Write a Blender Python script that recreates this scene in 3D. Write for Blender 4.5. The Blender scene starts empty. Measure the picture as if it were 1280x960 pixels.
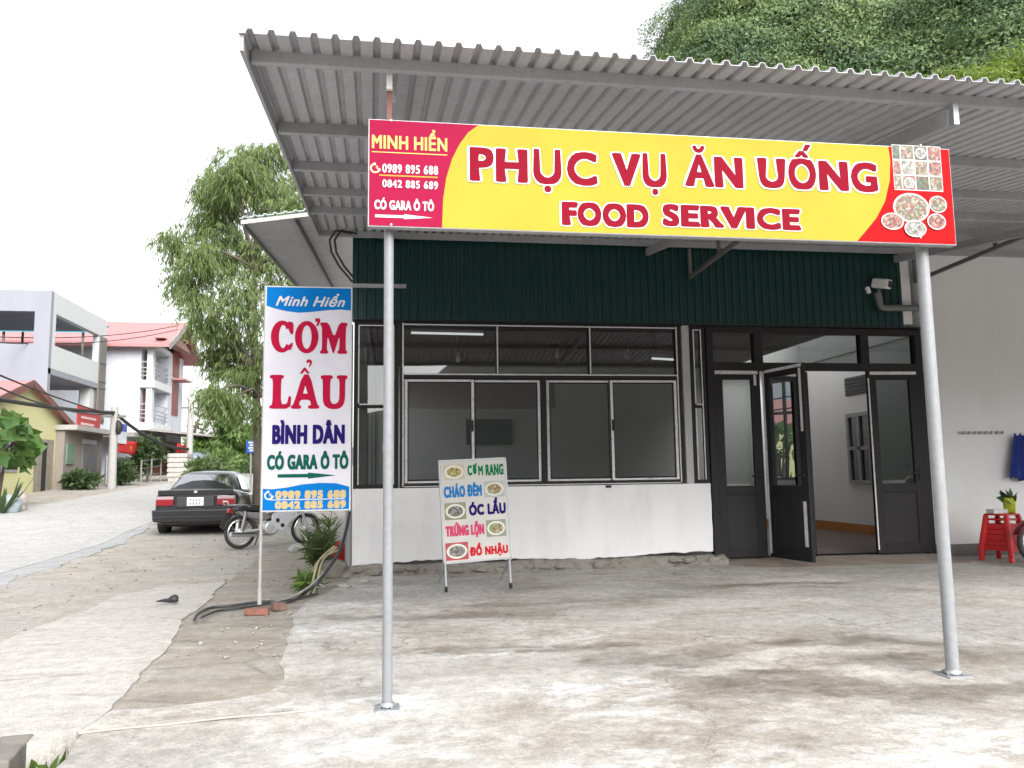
import bpy, bmesh, math, random
import numpy as np
from mathutils import Vector, Matrix
R_ = math.radians
rng = np.random.default_rng(7); random.seed(7)
S = bpy.context.scene
COL = S.collection

# ---------------------------------------------------------------- camera, sky, sun, exposure
FPX, PIT, YAW, ROL, EYE = 1000.0, R_(6.5), R_(8.7), R_(.8), 1.17
cF = Vector((math.sin(YAW)*math.cos(PIT), math.cos(YAW)*math.cos(PIT), math.sin(PIT)))
r0 = Vector((math.cos(YAW), -math.sin(YAW), 0)); u0 = r0.cross(cF)
cR = r0*math.cos(ROL) - u0*math.sin(ROL); cU = u0*math.cos(ROL) + r0*math.sin(ROL)
cam = bpy.data.cameras.new('camera'); cam.sensor_width = 36; cam.lens = FPX/1280*36; cam.clip_end = 2000; cam.clip_start = .05
co = bpy.data.objects.new('camera', cam); COL.objects.link(co)
co.matrix_world = Matrix(((cR.x, cU.x, -cF.x, 0), (cR.y, cU.y, -cF.y, 0), (cR.z, cU.z, -cF.z, EYE), (0, 0, 0, 1)))
S.camera = co
SUN_EL, SUN_AZ = R_(37), R_(160)          # azimuth clockwise from +y
W = bpy.data.worlds.new('World'); S.world = W; W.use_nodes = True
wn = W.node_tree.nodes; wl = W.node_tree.links
bg = wn['Background']; bg.inputs[1].default_value = .15
sky = wn.new('ShaderNodeTexSky'); sky.sky_type = 'NISHITA'; sky.sun_disc = False
sky.sun_elevation = SUN_EL; sky.sun_rotation = SUN_AZ; sky.dust_density = 3.0; sky.air_density = 1.2; sky.ozone_density = 1
hs = wn.new('ShaderNodeHueSaturation'); hs.inputs['Saturation'].default_value = .14; hs.inputs['Value'].default_value = 1.15
wl.new(sky.outputs[0], hs.inputs['Color']); wl.new(hs.outputs[0], bg.inputs[0])
sl = bpy.data.lights.new('sun', 'SUN'); sl.energy = 1.45; sl.angle = R_(40); sl.color = (1, .97, .93)
so = bpy.data.objects.new('sun', sl); COL.objects.link(so)
sd = Vector((math.sin(SUN_AZ)*math.cos(SUN_EL), math.cos(SUN_AZ)*math.cos(SUN_EL), math.sin(SUN_EL)))
so.rotation_euler = (-sd).to_track_quat('-Z', 'Y').to_euler()
S.view_settings.view_transform = 'Standard'; S.view_settings.look = 'None'
S.view_settings.exposure = 1.2; S.view_settings.gamma = 1; S.view_settings.use_curve_mapping = False
S.cycles.max_bounces = 10; S.cycles.transparent_max_bounces = 16; S.cycles.diffuse_bounces = 5
S.cycles.caustics_reflective = False; S.cycles.caustics_refractive = False
S.cycles.use_denoising = True

# ---------------------------------------------------------------- photo pixel -> point on a real plane
def ray(x, y): return cF + cR*((x-640)/FPX) + cU*((480-y)/FPX)
O = Vector((0, 0, EYE))
def onY(x, y, Y): d = ray(x, y); return O + d*(Y/d.y)
def onX(x, y, X): d = ray(x, y); return O + d*(X/d.x)
def onZ(x, y, z=0): d = ray(x, y); return O + d*((z-EYE)/d.z)
def gz(x, y):
    d = math.hypot(x, y)
    z = 0.0
    if d > 17: z += .055*(min(d, 40)-17)
    if d > 40: z += .028*(min(d, 75)-40)
    if d > 75: z += .012*(min(d, 160)-75)
    if y < 0: z *= max(0, 1+y/10)
    if x > 0: z *= max(0, 1-x/8)
    return z
def onG(x, y):
    d = ray(x, y); d = d/math.hypot(d.x, d.y); t = 2.0
    while t < 120:
        p = O+d*t
        if p.z <= gz(p.x, p.y): return p
        t += .02
    return O+d*120
YF = 9.93                                  # the facade's plane

# ---------------------------------------------------------------- materials
def nodes(name):
    m = bpy.data.materials.new(name); m.use_nodes = True
    n = m.node_tree.nodes; l = m.node_tree.links
    return m, n, l, n['Principled BSDF']
def texco(n, l, sc=1, space='Object', stretch=None):
    t = n.new('ShaderNodeTexCoord')
    mp = n.new('ShaderNodeMapping'); l.new(t.outputs[space], mp.inputs[0])
    mp.inputs['Scale'].default_value = stretch or (sc, sc, sc)
    return mp.outputs[0]
def noise(n, l, vec, scale, detail=4, rough=.55, dist=0):
    t = n.new('ShaderNodeTexNoise'); t.inputs['Scale'].default_value = scale; t.inputs['Detail'].default_value = detail
    t.inputs['Roughness'].default_value = rough; t.inputs['Distortion'].default_value = dist
    l.new(vec, t.inputs['Vector']); return t.outputs['Fac']
def ramp(n, l, fac, stops):
    r = n.new('ShaderNodeValToRGB'); l.new(fac, r.inputs[0]); e = r.color_ramp.elements
    while len(e) < len(stops): e.new(.5)
    for k, (p, c) in enumerate(stops):
        e[k].position = p; e[k].color = (c, c, c, 1) if not hasattr(c, '__len__') else (*c, 1)
    return r.outputs[0]
def mixc(n, l, fac, a, b, mode='MIX'):
    m = n.new('ShaderNodeMix'); m.data_type = 'RGBA'; m.blend_type = mode
    for sock, v in ((m.inputs[0], fac), (m.inputs[6], a), (m.inputs[7], b)):
        if hasattr(v, 'links') or isinstance(v, bpy.types.NodeSocket): l.new(v, sock)
        elif hasattr(v, '__len__'): sock.default_value = (*v, 1)
        else: sock.default_value = v
    return m.outputs[2]
def mth(n, l, op, a, b=None, clamp=False):
    m = n.new('ShaderNodeMath'); m.operation = op; m.use_clamp = clamp
    for i, v in enumerate((a, b)):
        if v is None: continue
        if isinstance(v, bpy.types.NodeSocket): l.new(v, m.inputs[i])
        else: m.inputs[i].default_value = v
    return m.outputs[0]
def bump(n, l, b, h, strength, dist=.01):
    bn = n.new('ShaderNodeBump'); bn.inputs['Strength'].default_value = strength; bn.inputs['Distance'].default_value = dist
    l.new(h, bn.inputs['Height']); l.new(bn.outputs[0], b.inputs['Normal'])
MATS = {}
def M(name, col, rough=.6, metal=0, var=.12, scale=4, bmp=0, bsc=60, spec=.5, stretch=None, rvar=.1):
    if name in MATS: return MATS[name]
    m, n, l, b = nodes(name)
    v = texco(n, l, stretch=stretch)
    f = noise(n, l, v, scale, 6, .6)
    c = ramp(n, l, f, [(.3, tuple(max(0, x*(1-var)) for x in col)), (.7, tuple(min(1, x*(1+var)) for x in col))])
    l.new(c, b.inputs['Base Color'])
    rr = n.new('ShaderNodeMapRange'); l.new(f, rr.inputs[0]); rr.inputs[3].default_value = max(0, rough-rvar); rr.inputs[4].default_value = min(1, rough+rvar)
    l.new(rr.outputs[0], b.inputs['Roughness'])
    b.inputs['Metallic'].default_value = metal; b.inputs['Specular IOR Level'].default_value = spec
    if bmp: bump(n, l, b, noise(n, l, v, bsc, 5), bmp)
    MATS[name] = m; return m
def stained(name, col, dirt, amount=.5, rough=.7, sc=1.2, bmp=.15, bsc=40, vert=True):
    """painted plaster or metal with vertical streaks and blotches of dirt"""
    m, n, l, b = nodes(name)
    v = texco(n, l, 1, 'Object', (1, 1, .22) if vert else None)
    v2 = texco(n, l)
    f = noise(n, l, v, sc*3, 8, .65); g = noise(n, l, v2, sc, 5, .6)
    k = mth(n, l, 'MULTIPLY', ramp(n, l, f, [(.42, 0), (.75, 1)]), ramp(n, l, g, [(.35, .15), (.7, 1)]))
    k = mth(n, l, 'MULTIPLY', k, amount)
    c = mixc(n, l, k, col, dirt)
    fine = noise(n, l, v2, 30, 4)
    c = mixc(n, l, .12, c, ramp(n, l, fine, [(.3, .25), (.7, .95)]), 'OVERLAY')
    l.new(c, b.inputs['Base Color']); b.inputs['Roughness'].default_value = rough
    if bmp: bump(n, l, b, noise(n, l, v2, bsc, 6), bmp, .006)
    MATS[name] = m; return m
def glassm(name, tint, base=.05, k=1.0, rough=.01):
    m, n, l, b = nodes(name); n.remove(b)
    out = n['Material Output']
    tr = n.new('ShaderNodeBsdfTransparent'); tr.inputs[0].default_value = (*tint, 1)
    gl = n.new('ShaderNodeBsdfGlossy'); gl.inputs['Roughness'].default_value = rough; gl.inputs[0].default_value = (.95, .97, 1, 1)
    fr = n.new('ShaderNodeFresnel'); fr.inputs[0].default_value = 1.5
    f = mth(n, l, 'MULTIPLY_ADD', fr.outputs[0], k); f.node.inputs[2].default_value = base
    v = texco(n, l); h = noise(n, l, v, .9, 2)
    bn = n.new('ShaderNodeBump'); bn.inputs['Strength'].default_value = .03; bn.inputs['Distance'].default_value = .05
    l.new(h, bn.inputs['Height']); l.new(bn.outputs[0], gl.inputs['Normal'])
    mx = n.new('ShaderNodeMixShader'); l.new(f, mx.inputs[0]); l.new(tr.outputs[0], mx.inputs[1]); l.new(gl.outputs[0], mx.inputs[2])
    l.new(mx.outputs[0], out.inputs[0]); MATS[name] = m; return m
def leafm(name, c1, c2, trans=.35, big=.5):
    m, n, l, b = nodes(name)
    g = n.new('ShaderNodeNewGeometry')
    v = texco(n, l); f = noise(n, l, v, big, 3)
    t = mth(n, l, 'ADD', mth(n, l, 'MULTIPLY', g.outputs['Random Per Island'], .55), mth(n, l, 'MULTIPLY', f, .5))
    c = ramp(n, l, t, [(.15, c1), (.85, c2)])
    l.new(c, b.inputs['Base Color']); b.inputs['Roughness'].default_value = .55; b.inputs['Specular IOR Level'].default_value = .35
    tl = n.new('ShaderNodeBsdfTranslucent'); l.new(mixc(n, l, .5, c, (.20, .30, .04)), tl.inputs[0])
    mx = n.new('ShaderNodeMixShader'); mx.inputs[0].default_value = trans
    l.new(b.outputs[0], mx.inputs[1]); l.new(tl.outputs[0], mx.inputs[2]); l.new(mx.outputs[0], n['Material Output'].inputs[0])
    MATS[name] = m; return m
def foodm(name, cols, scale=60):
    m, n, l, b = nodes(name)
    v = texco(n, l)
    t = n.new('ShaderNodeTexVoronoi'); t.inputs['Scale'].default_value = scale; l.new(v, t.inputs['Vector'])
    sp = n.new('ShaderNodeSeparateColor'); l.new(t.outputs['Color'], sp.inputs[0])
    k = len(cols)
    c = ramp(n, l, sp.outputs[0], [((i+.0)/k, cc) for i, cc in enumerate(cols)]); 
    c = mixc(n, l, .6, c, ramp(n, l, noise(n, l, v, scale*.8, 3), [(.35, .05), (.65, .62)]), 'OVERLAY')
    l.new(c, b.inputs['Base Color']); b.inputs['Roughness'].default_value = .35
    MATS[name] = m; return m

wall_white = stained('white_paint', (.85, .85, .86), (.42, .38, .32), .42)
wall_room = stained('room_paint', (.72, .72, .72), (.5, .48, .45), .2, bmp=.05)
wall_garage = stained('garage_paint', (.71, .71, .715), (.48, .46, .43), .35)
cement = stained('bare_cement', (.36, .35, .33), (.18, .17, .15), .7, .85, bmp=.4)
galv = M('galvanised_steel', (.40, .41, .43), .42, .55, .12, 7, .05, 40)
galv_post = stained('galvanised_post', (.25, .26, .275), (.17, .16, .15), .6, .42, 3, .06)
sheet_under = stained('roof_sheet_steel', (.43, .44, .47), (.27, .26, .255), .5, .55, 1.0, .03)
sheet_under.node_tree.nodes['Principled BSDF'].inputs['Metallic'].default_value = .15
purlin_m = stained('purlin_steel', (.34, .345, .365), (.17, .15, .13), .5, .55, 2, .04)
dark_steel = stained('dark_steel', (.13, .125, .12), (.2, .12, .08), .4, .5, 3, .05)
rust_m = stained('red_primer_steel', (.20, .075, .06), (.18, .1, .08), .5, .6, 4, .08)
green_m = stained('green_sheet', (.005, .036, .034), (.012, .03, .03), .4, .3, 1.2, .02)
frame_dark = M('charcoal_aluminium', (.022, .021, .023), .5, 0, .15, 8, spec=.2)
frame_tape = stained('white_tape', (.70, .70, .70), (.15, .15, .15), .7, .5, 9, 0, vert=False)
panel_dark = M('charcoal_panel', (.028, .027, .030), .5, 0, .12, 3, spec=.2)
glass_win = glassm('window_glass', (.46, .46, .465), .06, 1.0)
glass_door = glassm('door_glass', (.27, .285, .28), .03, 1.0)
black_rub = M('black_rubber', (.02, .02, .02), .6, 0, .2, 10)
white_m = M('white_plastic', (.75, .75, .74), .4)
chrome = M('chrome', (.75, .75, .76), .18, 1, .05)
silver = M('silver_paint', (.62, .63, .65), .3, .4, .05)
trunk_m = M('bark', (.10, .082, .066), .9, 0, .4, 5, .8, 14, stretch=(1, 1, .25))
wood_m = M('weathered_wood', (.22, .20, .18), .85, 0, .25, 5, .3, 20, stretch=(1, 1, .15))
brick_m = M('red_brick', (.22, .095, .07), .85, 0, .35, 14, .5, 40)
red_plastic = M('red_plastic', (.62, .022, .025), .38, 0, .08, 6)
red_s = M('sign_red', (.38, .008, .010), .6, 0, .06, 3, .04, 5, .04)
reflect_red_s = M('sign_red_reflecting', (.27, .010, .045), .6, 0, .06, 3, .04, 5, .04)  # red film with the pink of a reflection put into its colour
letter_red = M('letter_red', (.20, .006, .018), .6, 0, .06, 3, .04, 5, .04)
yellow_s = M('sign_yellow', (.365, .298, .040), .6, 0, .06, 3, .04, 5, .04)
gold_s = M('letter_gold', (.60, .44, .14), .6, 0, .06, 3, .04, 5, .04)
white_s = M('letter_white', (.66, .66, .66), .6, 0, .06, 3, .04, 5, .04)
paper_s = M('sign_white', (.66, .65, .72), .6, 0, .06, 3, .04, 5, .04)
board_s = M('board_white', (.60, .58, .56), .6, 0, .06, 3, .04, 5, .04)
blue_s = M('sign_blue', (.004, .17, .52), .6, 0, .06, 3, .04, 5, .04)
navy_s = M('letter_navy', (.022, .012, .13), .6, 0, .06, 3, .04, 5, .04)
teal_s = M('letter_teal', (.008, .10, .075), .6, 0, .06, 3, .04, 5, .04)
cyan_s = M('letter_blue', (.02, .20, .50), .6, 0, .06, 3, .04, 5, .04)
pink_s = M('letter_pink', (.60, .07, .16), .6, 0, .06, 3, .04, 5, .04)
roof_pink = stained('pink_roof_sheet', (.42, .185, .185), (.28, .16, .15), .5, .6, 1.0, .05)
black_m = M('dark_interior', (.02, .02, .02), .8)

# ---------------------------------------------------------------- mesh builder
class MB:
    def __init__(s): s.v = []; s.f = []; s.sm = []
    def add(s, vs, fs, smooth=False):
        o = len(s.v); s.v += [tuple(p) for p in vs]; s.f += [tuple(i+o for i in f) for f in fs]; s.sm += [smooth]*len(fs); return s
    def box(s, x0, x1, y0, y1, z0, z1):
        return s.add([(x0,y0,z0),(x1,y0,z0),(x1,y1,z0),(x0,y1,z0),(x0,y0,z1),(x1,y0,z1),(x1,y1,z1),(x0,y1,z1)],
                     [(0,3,2,1),(4,5,6,7),(0,1,5,4),(1,2,6,5),(2,3,7,6),(3,0,4,7)])
    def tube(s, pts, r, n=10, cap=True, smooth=True):
        P = [Vector(p) for p in pts]; rs = r if hasattr(r, '__len__') else [r]*len(P)
        vs = []; a = None
        for i, p in enumerate(P):
            t = (P[min(i+1, len(P)-1)]-P[max(i-1, 0)]).normalized()
            if a is None: a = t.orthogonal().normalized()
            else: a = (a - t*a.dot(t)).normalized()
            b = t.cross(a)
            vs += [p + (a*math.cos(2*math.pi*k/n) + b*math.sin(2*math.pi*k/n))*rs[i] for k in range(n)]
        fs = [(i*n+k, i*n+(k+1) % n, (i+1)*n+(k+1) % n, (i+1)*n+k) for i in range(len(P)-1) for k in range(n)]
        s.add(vs, fs, smooth)
        if cap:
            s.add(vs[:n], [tuple(range(n))[::-1]]); s.add(vs[-n:], [tuple(range(n))])
        return s
    def bar(s, a, b, w, h=None, up=(0, 0, 1)):
        a, b = Vector(a), Vector(b); h = h or w; t = (b-a).normalized(); u = Vector(up)
        if abs(t.dot(u)) > .99: u = Vector((0, 1, 0))
        r = t.cross(u).normalized(); u = r.cross(t)
        vs = [q + r*(i*w/2) + u*(j*h/2) for q in (a, b) for i, j in ((-1,-1),(1,-1),(1,1),(-1,1))]
        return s.add(vs, [(0,1,2,3),(7,6,5,4),(0,4,5,1),(1,5,6,2),(2,6,7,3),(3,7,4,0)])
    def prism(s, poly, fn, d0, d1):
        """2D outline poly, fn(u, v, d) -> 3D, from depth d0 to d1"""
        n = len(poly); vs = [fn(u, v, d0) for u, v in poly] + [fn(u, v, d1) for u, v in poly]
        return s.add(vs, [tuple(range(n))[::-1], tuple(range(n, 2*n))] + [(k, (k+1) % n, n+(k+1) % n, n+k) for k in range(n)])
    def lathe(s, prof, c=(0,0,0), n=16, axis='z'):
        vs = []
        for r, z in prof:
            for k in range(n):
                a = 2*math.pi*k/n; p = (r*math.cos(a), r*math.sin(a), z)
                if axis == 'y': p = (p[0], p[2], p[1])
                if axis == 'x': p = (p[2], p[0], p[1])
                vs.append((p[0]+c[0], p[1]+c[1], p[2]+c[2]))
        fs = [(i*n+k, i*n+(k+1) % n, (i+1)*n+(k+1) % n, (i+1)*n+k) for i in range(len(prof)-1) for k in range(n)]
        return s.add(vs, fs, True)
    def blob(s, c, r, seed=0, sub=2, rough=.25, squash=(1,1,1)):
        bm = bmesh.new(); bmesh.ops.create_icosphere(bm, subdivisions=sub, radius=1)
        rr = random.Random(seed); ph = [rr.uniform(0, 6) for _ in range(6)]
        vs = []
        for v in bm.verts:
            p = v.co; k = 1 + rough*(math.sin(2.3*p.x+ph[0])*math.sin(2.1*p.y+ph[1]) + .6*math.sin(4.7*p.z+ph[2]+2*p.x) + .4*math.sin(7*p.y+ph[3]+3*p.z))
            vs.append((c[0]+p.x*k*r*squash[0], c[1]+p.y*k*r*squash[1], c[2]+p.z*k*r*squash[2]))
        fs = [tuple(v.index for v in f.verts) for f in bm.faces]; bm.free()
        return s.add(vs, fs, True)
    def build(s, name, mat, parent=None, world=True, bev=0, solid=0, fixn=True):
        org = Vector((0, 0, 0))
        if parent is not None and world: org = ORG.get(parent.name, Vector((0, 0, 0)))
        me = bpy.data.meshes.new(name)
        me.from_pydata([(p[0]-org.x, p[1]-org.y, p[2]-org.z) for p in s.v], [], s.f)
        me.polygons.foreach_set('use_smooth', s.sm)
        if fixn:
            bm = bmesh.new(); bm.from_mesh(me); bmesh.ops.recalc_face_normals(bm, faces=bm.faces); bm.to_mesh(me); bm.free()
        me.materials.append(mat)
        o = bpy.data.objects.new(name, me); COL.objects.link(o)
        if parent is not None: o.parent = parent; ORG[o.name] = org if world else Vector((0,0,0))
        if bev:
            b = o.modifiers.new('bevel', 'BEVEL'); b.width = bev; b.segments = 2; b.limit_method = 'ANGLE'
        if solid:
            b = o.modifiers.new('solid', 'SOLIDIFY'); b.thickness = solid
        return o
ORG = {}
def tag(o, label, cat, group=None, kind=None):
    if label: o['label'] = label
    if cat: o['category'] = cat
    if group: o['group'] = group
    if kind: o['kind'] = kind
    return o
def thing(name, label, cat, loc=(0,0,0), rz=0, group=None):
    o = bpy.data.objects.new(name, None); COL.objects.link(o); o.empty_display_size = .2
    o.location = loc; o.rotation_euler = (0, 0, rz); ORG[o.name] = Vector(loc)
    return tag(o, label, cat, group)
def struct(o): o['kind'] = 'structure'; return o
def solo(mb, name, mat, label, cat, group=None, loc=None, **k):
    """a thing that is one mesh; its origin goes to loc"""
    o = mb.build(name, mat, **k)
    if loc is not None:
        o.data.transform(Matrix.Translation(-Vector(loc))); o.location = loc
    return tag(o, label, cat, group)
def copy_tree(o, parent=None):
    c = o.copy(); COL.objects.link(c)
    if parent is not None: c.parent = parent
    for ch in list(o.children): copy_tree(ch, c)
    return c

# lettering -------------------------------------------------------------------------------
TXT = {}
def text2d(s, off=.0, shear=0, space=1.0):
    key = (s, off, shear, space)
    if key in TXT: return TXT[key]
    cu = bpy.data.curves.new('lettering', 'FONT'); cu.body = s; cu.offset = off; cu.shear = shear; cu.space_character = space
    cu.resolution_u = 4
    o = bpy.data.objects.new('lettering', cu); COL.objects.link(o)
    dg = bpy.context.evaluated_depsgraph_get(); dg.update()
    me = bpy.data.meshes.new_from_object(o.evaluated_get(dg))
    vs = np.array([v.co[:2] for v in me.vertices]); fs = [tuple(p.vertices) for p in me.polygons]
    bpy.data.objects.remove(o); bpy.data.curves.remove(cu); bpy.data.meshes.remove(me)
    TXT[key] = (vs, fs); return vs, fs
def letters(parent, s, rect, fn, mat, off=.03, shear=0, d=.002, name='lettering', grow=0, space=1.06, world=True, flare=0):
    """s fitted into rect (u0,v0,u1,v1); off = stroke thickening as a share of the height, grow = outline in the same unit; fn(u,v,d) -> point"""
    vs, fs = text2d(s, 0, shear, space)
    capH = text2d('H')[0][:, 1].max(); tt_ = vs[:, 1]/capH; inn = (tt_ > -.03) & (tt_ < 1.03); fl_ = np.where(inn, 1+flare*np.abs(2*np.clip(tt_, 0, 1)-1)**6, 1); dl_ = np.where(inn, 1, .5 if flare else 1)      # strokes widen towards their ends
    lo, hi = vs.min(0), vs.max(0); u0, v0, u1, v1 = rect
    r = off*(v1-v0); w = FITW if world else FITW*(v1-v0)/(v1-v0)
    asp = BASP if not world else 1.0
    q = (vs-lo)/(hi-lo); q = q*np.array([u1-u0-2*r*asp, v1-v0-2*r]) + np.array([u0+r*asp, v0+r])
    g = r+grow*(v1-v0); mb = MB(); k = 0
    for rad, m in ((0, 1), (g*.55, 8), (g, 16)):
        if rad == 0 and g > 0: continue
        for i in range(m):
            t = 2*math.pi*i/m+math.pi/4; cx_, cy_ = math.cos(t), math.sin(t); mx = max(abs(cx_), abs(cy_)) if m > 1 else 1; cx_, cy_ = cx_/mx**.6, cy_/mx**.6   # squarish nib keeps corners crisp
            for fi, f in enumerate(fs): mb.add([fn(q[v][0]+rad*asp*cx_*fl_[v]*max(dl_[v], .5 if rad <= r*1.01 else .72), q[v][1]+rad*cy_*max(dl_[v], .5 if rad <= r*1.01 else .72), d+k*.00004+fi*.00000317) for v in f], [tuple(range(len(f)))])
            k += 1
    return mb.build(name, mat, parent, world, fixn=False)
FITW = 1; BASP = 1.35      # the menu board is taller than wide
def flat(parent, polys, fn, mat, name, d=.002, world=True):
    mb = MB()
    for k, p in enumerate(polys):
        mb.add([fn(u, v, d+k*.0003) for u, v in p], [tuple(range(len(p)))])
    return mb.build(name, mat, parent, world, fixn=False)
def ell(cx, cy, rx, ry, n=28, a0=0, a1=2*math.pi): 
    return [(cx+rx*math.cos(a0+(a1-a0)*k/n), cy+ry*math.sin(a0+(a1-a0)*k/n)) for k in range(n)]
def phone_icon(parent, cx, cy, r, fn, mat, d=.002, world=True):
    ps = []
    n = 10
    a = [math.radians(100+ (280-100+60)*k/n) for k in range(n+1)]
    ps.append([(cx+r*math.cos(t), cy+r*math.sin(t)) for t in a] + [(cx+.66*r*math.cos(t), cy+.66*r*math.sin(t)) for t in reversed(a)])
    for t in (100, 340):
        t = math.radians(t); ps.append(ell(cx+.83*r*math.cos(t), cy+.83*r*math.sin(t), .3*r, .3*r, 10))
    for q in (.3, .55):
        a = [math.radians(-30+100*k/6) for k in range(7)]
        ps.append([(cx+(q+.07)*r*math.cos(t), cy+(q+.07)*r*math.sin(t)) for t in a] + [(cx+(q-.07)*r*math.cos(t), cy+(q-.07)*r*math.sin(t)) for t in reversed(a)])
    flat(parent, ps, fn, mat, 'phone_symbol', d, world)
def arrow(parent, x0, x1, y, h, head, fn, mat, d=.002, world=True):
    xm = x0+(x1-x0)*head
    flat(parent, [[(x0, y-h*.28), (xm, y-h*.28), (xm, y-h*.5), (x1, y), (xm, y+h*.5), (xm, y+h*.28), (x0, y+h*.28)]], fn, mat, 'arrow', d, world)

# ---------------------------------------------------------------- foliage
def leaf_mesh(name, mat, P, D, L, Wd, parent=None, curl=.0, Nrm=None):
    """P points, D direction of each leaf, L length, Wd width: one diamond-like quad pair per leaf"""
    n = len(P); P = np.asarray(P, float); D = np.asarray(D, float); D /= np.linalg.norm(D, axis=1)[:, None]+1e-9
    rnd = rng.normal(size=(n, 3))
    if Nrm is not None:      # leaves that face outwards from their clump
        N_ = np.asarray(Nrm, float)+rng.normal(size=(n, 3))*.45; N_ /= np.linalg.norm(N_, axis=1)[:, None]
        D = D-N_*(D*N_).sum(1)[:, None]; D /= np.linalg.norm(D, axis=1)[:, None]+1e-9; rnd = N_
    side = np.cross(D, rnd); side /= np.linalg.norm(side, axis=1)[:, None]+1e-9
    nn = np.cross(D, side)
    L = np.broadcast_to(L, n)[:, None]; Wd = np.broadcast_to(Wd, n)[:, None]
    a = P; b = P + D*L*.45 + side*Wd*.5 + nn*Wd*.15; c = P + D*L - nn*Wd*curl; d = P + D*L*.45 - side*Wd*.5 + nn*Wd*.15
    v = np.stack([a, b, c, d], 1).reshape(-1, 3)
    if parent is not None: v = v - np.array(ORG[parent.name])
    me = bpy.data.meshes.new(name)
    me.vertices.add(4*n); me.vertices.foreach_set('co', v.astype(np.float32).ravel())
    me.loops.add(4*n); me.loops.foreach_set('vertex_index', np.arange(4*n, dtype=np.int32))
    me.polygons.add(n); me.polygons.foreach_set('loop_start', np.arange(0, 4*n, 4, dtype=np.int32))
    me.update(calc_edges=True); me.materials.append(mat)
    o = bpy.data.objects.new(name, me); COL.objects.link(o)
    if parent is not None: o.parent = parent; ORG[o.name] = ORG[parent.name]
    return o
def blob_points(blobs, n, shell=.45):
    """blobs: list of (center, (rx,ry,rz), weight)"""
    w = np.array([b[2] for b in blobs], float); w /= w.sum()
    k = rng.choice(len(blobs), n, p=w)
    d = rng.normal(size=(n, 3)); d /= np.linalg.norm(d, axis=1)[:, None]
    r = (shell + (1-shell)*rng.random(n))[:, None]
    C = np.array([b[0] for b in blobs])[k]; Rr = np.array([b[1] for b in blobs])[k]
    lump = 1 + .18*np.sin(d[:, 0]*7+k)[:, None]*np.sin(d[:, 2]*6+2*k)[:, None]
    return C + d*r*Rr*lump, d
def simple_tree(name, label, base, h, cr, mat, n=2500, leaf=(.35, .16), blobs=None, trunk_r=.12, group=None, droop=.2, cat='tree', crown_from=.3):
    t = thing(name, label, cat, base, 0, group)
    b = Vector(base)
    if blobs is None:
        rr = random.Random(hash(label) % 999); blobs = []
        for k in range(9):
            zz = rr.uniform(crown_from, .92); s = 1-abs(zz-.55)*.9
            blobs.append((b+Vector((rr.uniform(-.7, .7)*cr*s, rr.uniform(-.7, .7)*cr*s, zz*h)), (cr*.5*s+.1, cr*.5*s+.1, h*.15), 1))
    top = b+Vector((.05*h*.3, 0, h*.8))
    mb = MB(); mb.tube([b-Vector((0, 0, .1)), b+Vector((.03, 0, h*.25)), b+Vector((-.04*cr, .02, h*.5)), top], [trunk_r*1.2, trunk_r, trunk_r*.7, trunk_r*.25], 9)
    for c, r, w in blobs: mb.tube([b+Vector((0, 0, h*.3)), (b+Vector((0, 0, h*.35))).lerp(Vector(c), .5)+Vector((0, 0, .1)), c], [trunk_r*.5, trunk_r*.3, trunk_r*.1], 6)
    mb.build('trunk', trunk_m, t)
    P, d = blob_points(blobs, n, .25)
    D = d*.6 + rng.normal(size=(n, 3))*.5; D[:, 2] -= droop
    leaf_mesh('crown', mat, P, rng.normal(size=(n, 3))-np.array((0, 0, droop*2)), leaf[0]*(.6+.8*rng.random(n)), leaf[1]*(.6+.8*rng.random(n)), t, Nrm=d)
    return t

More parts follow.
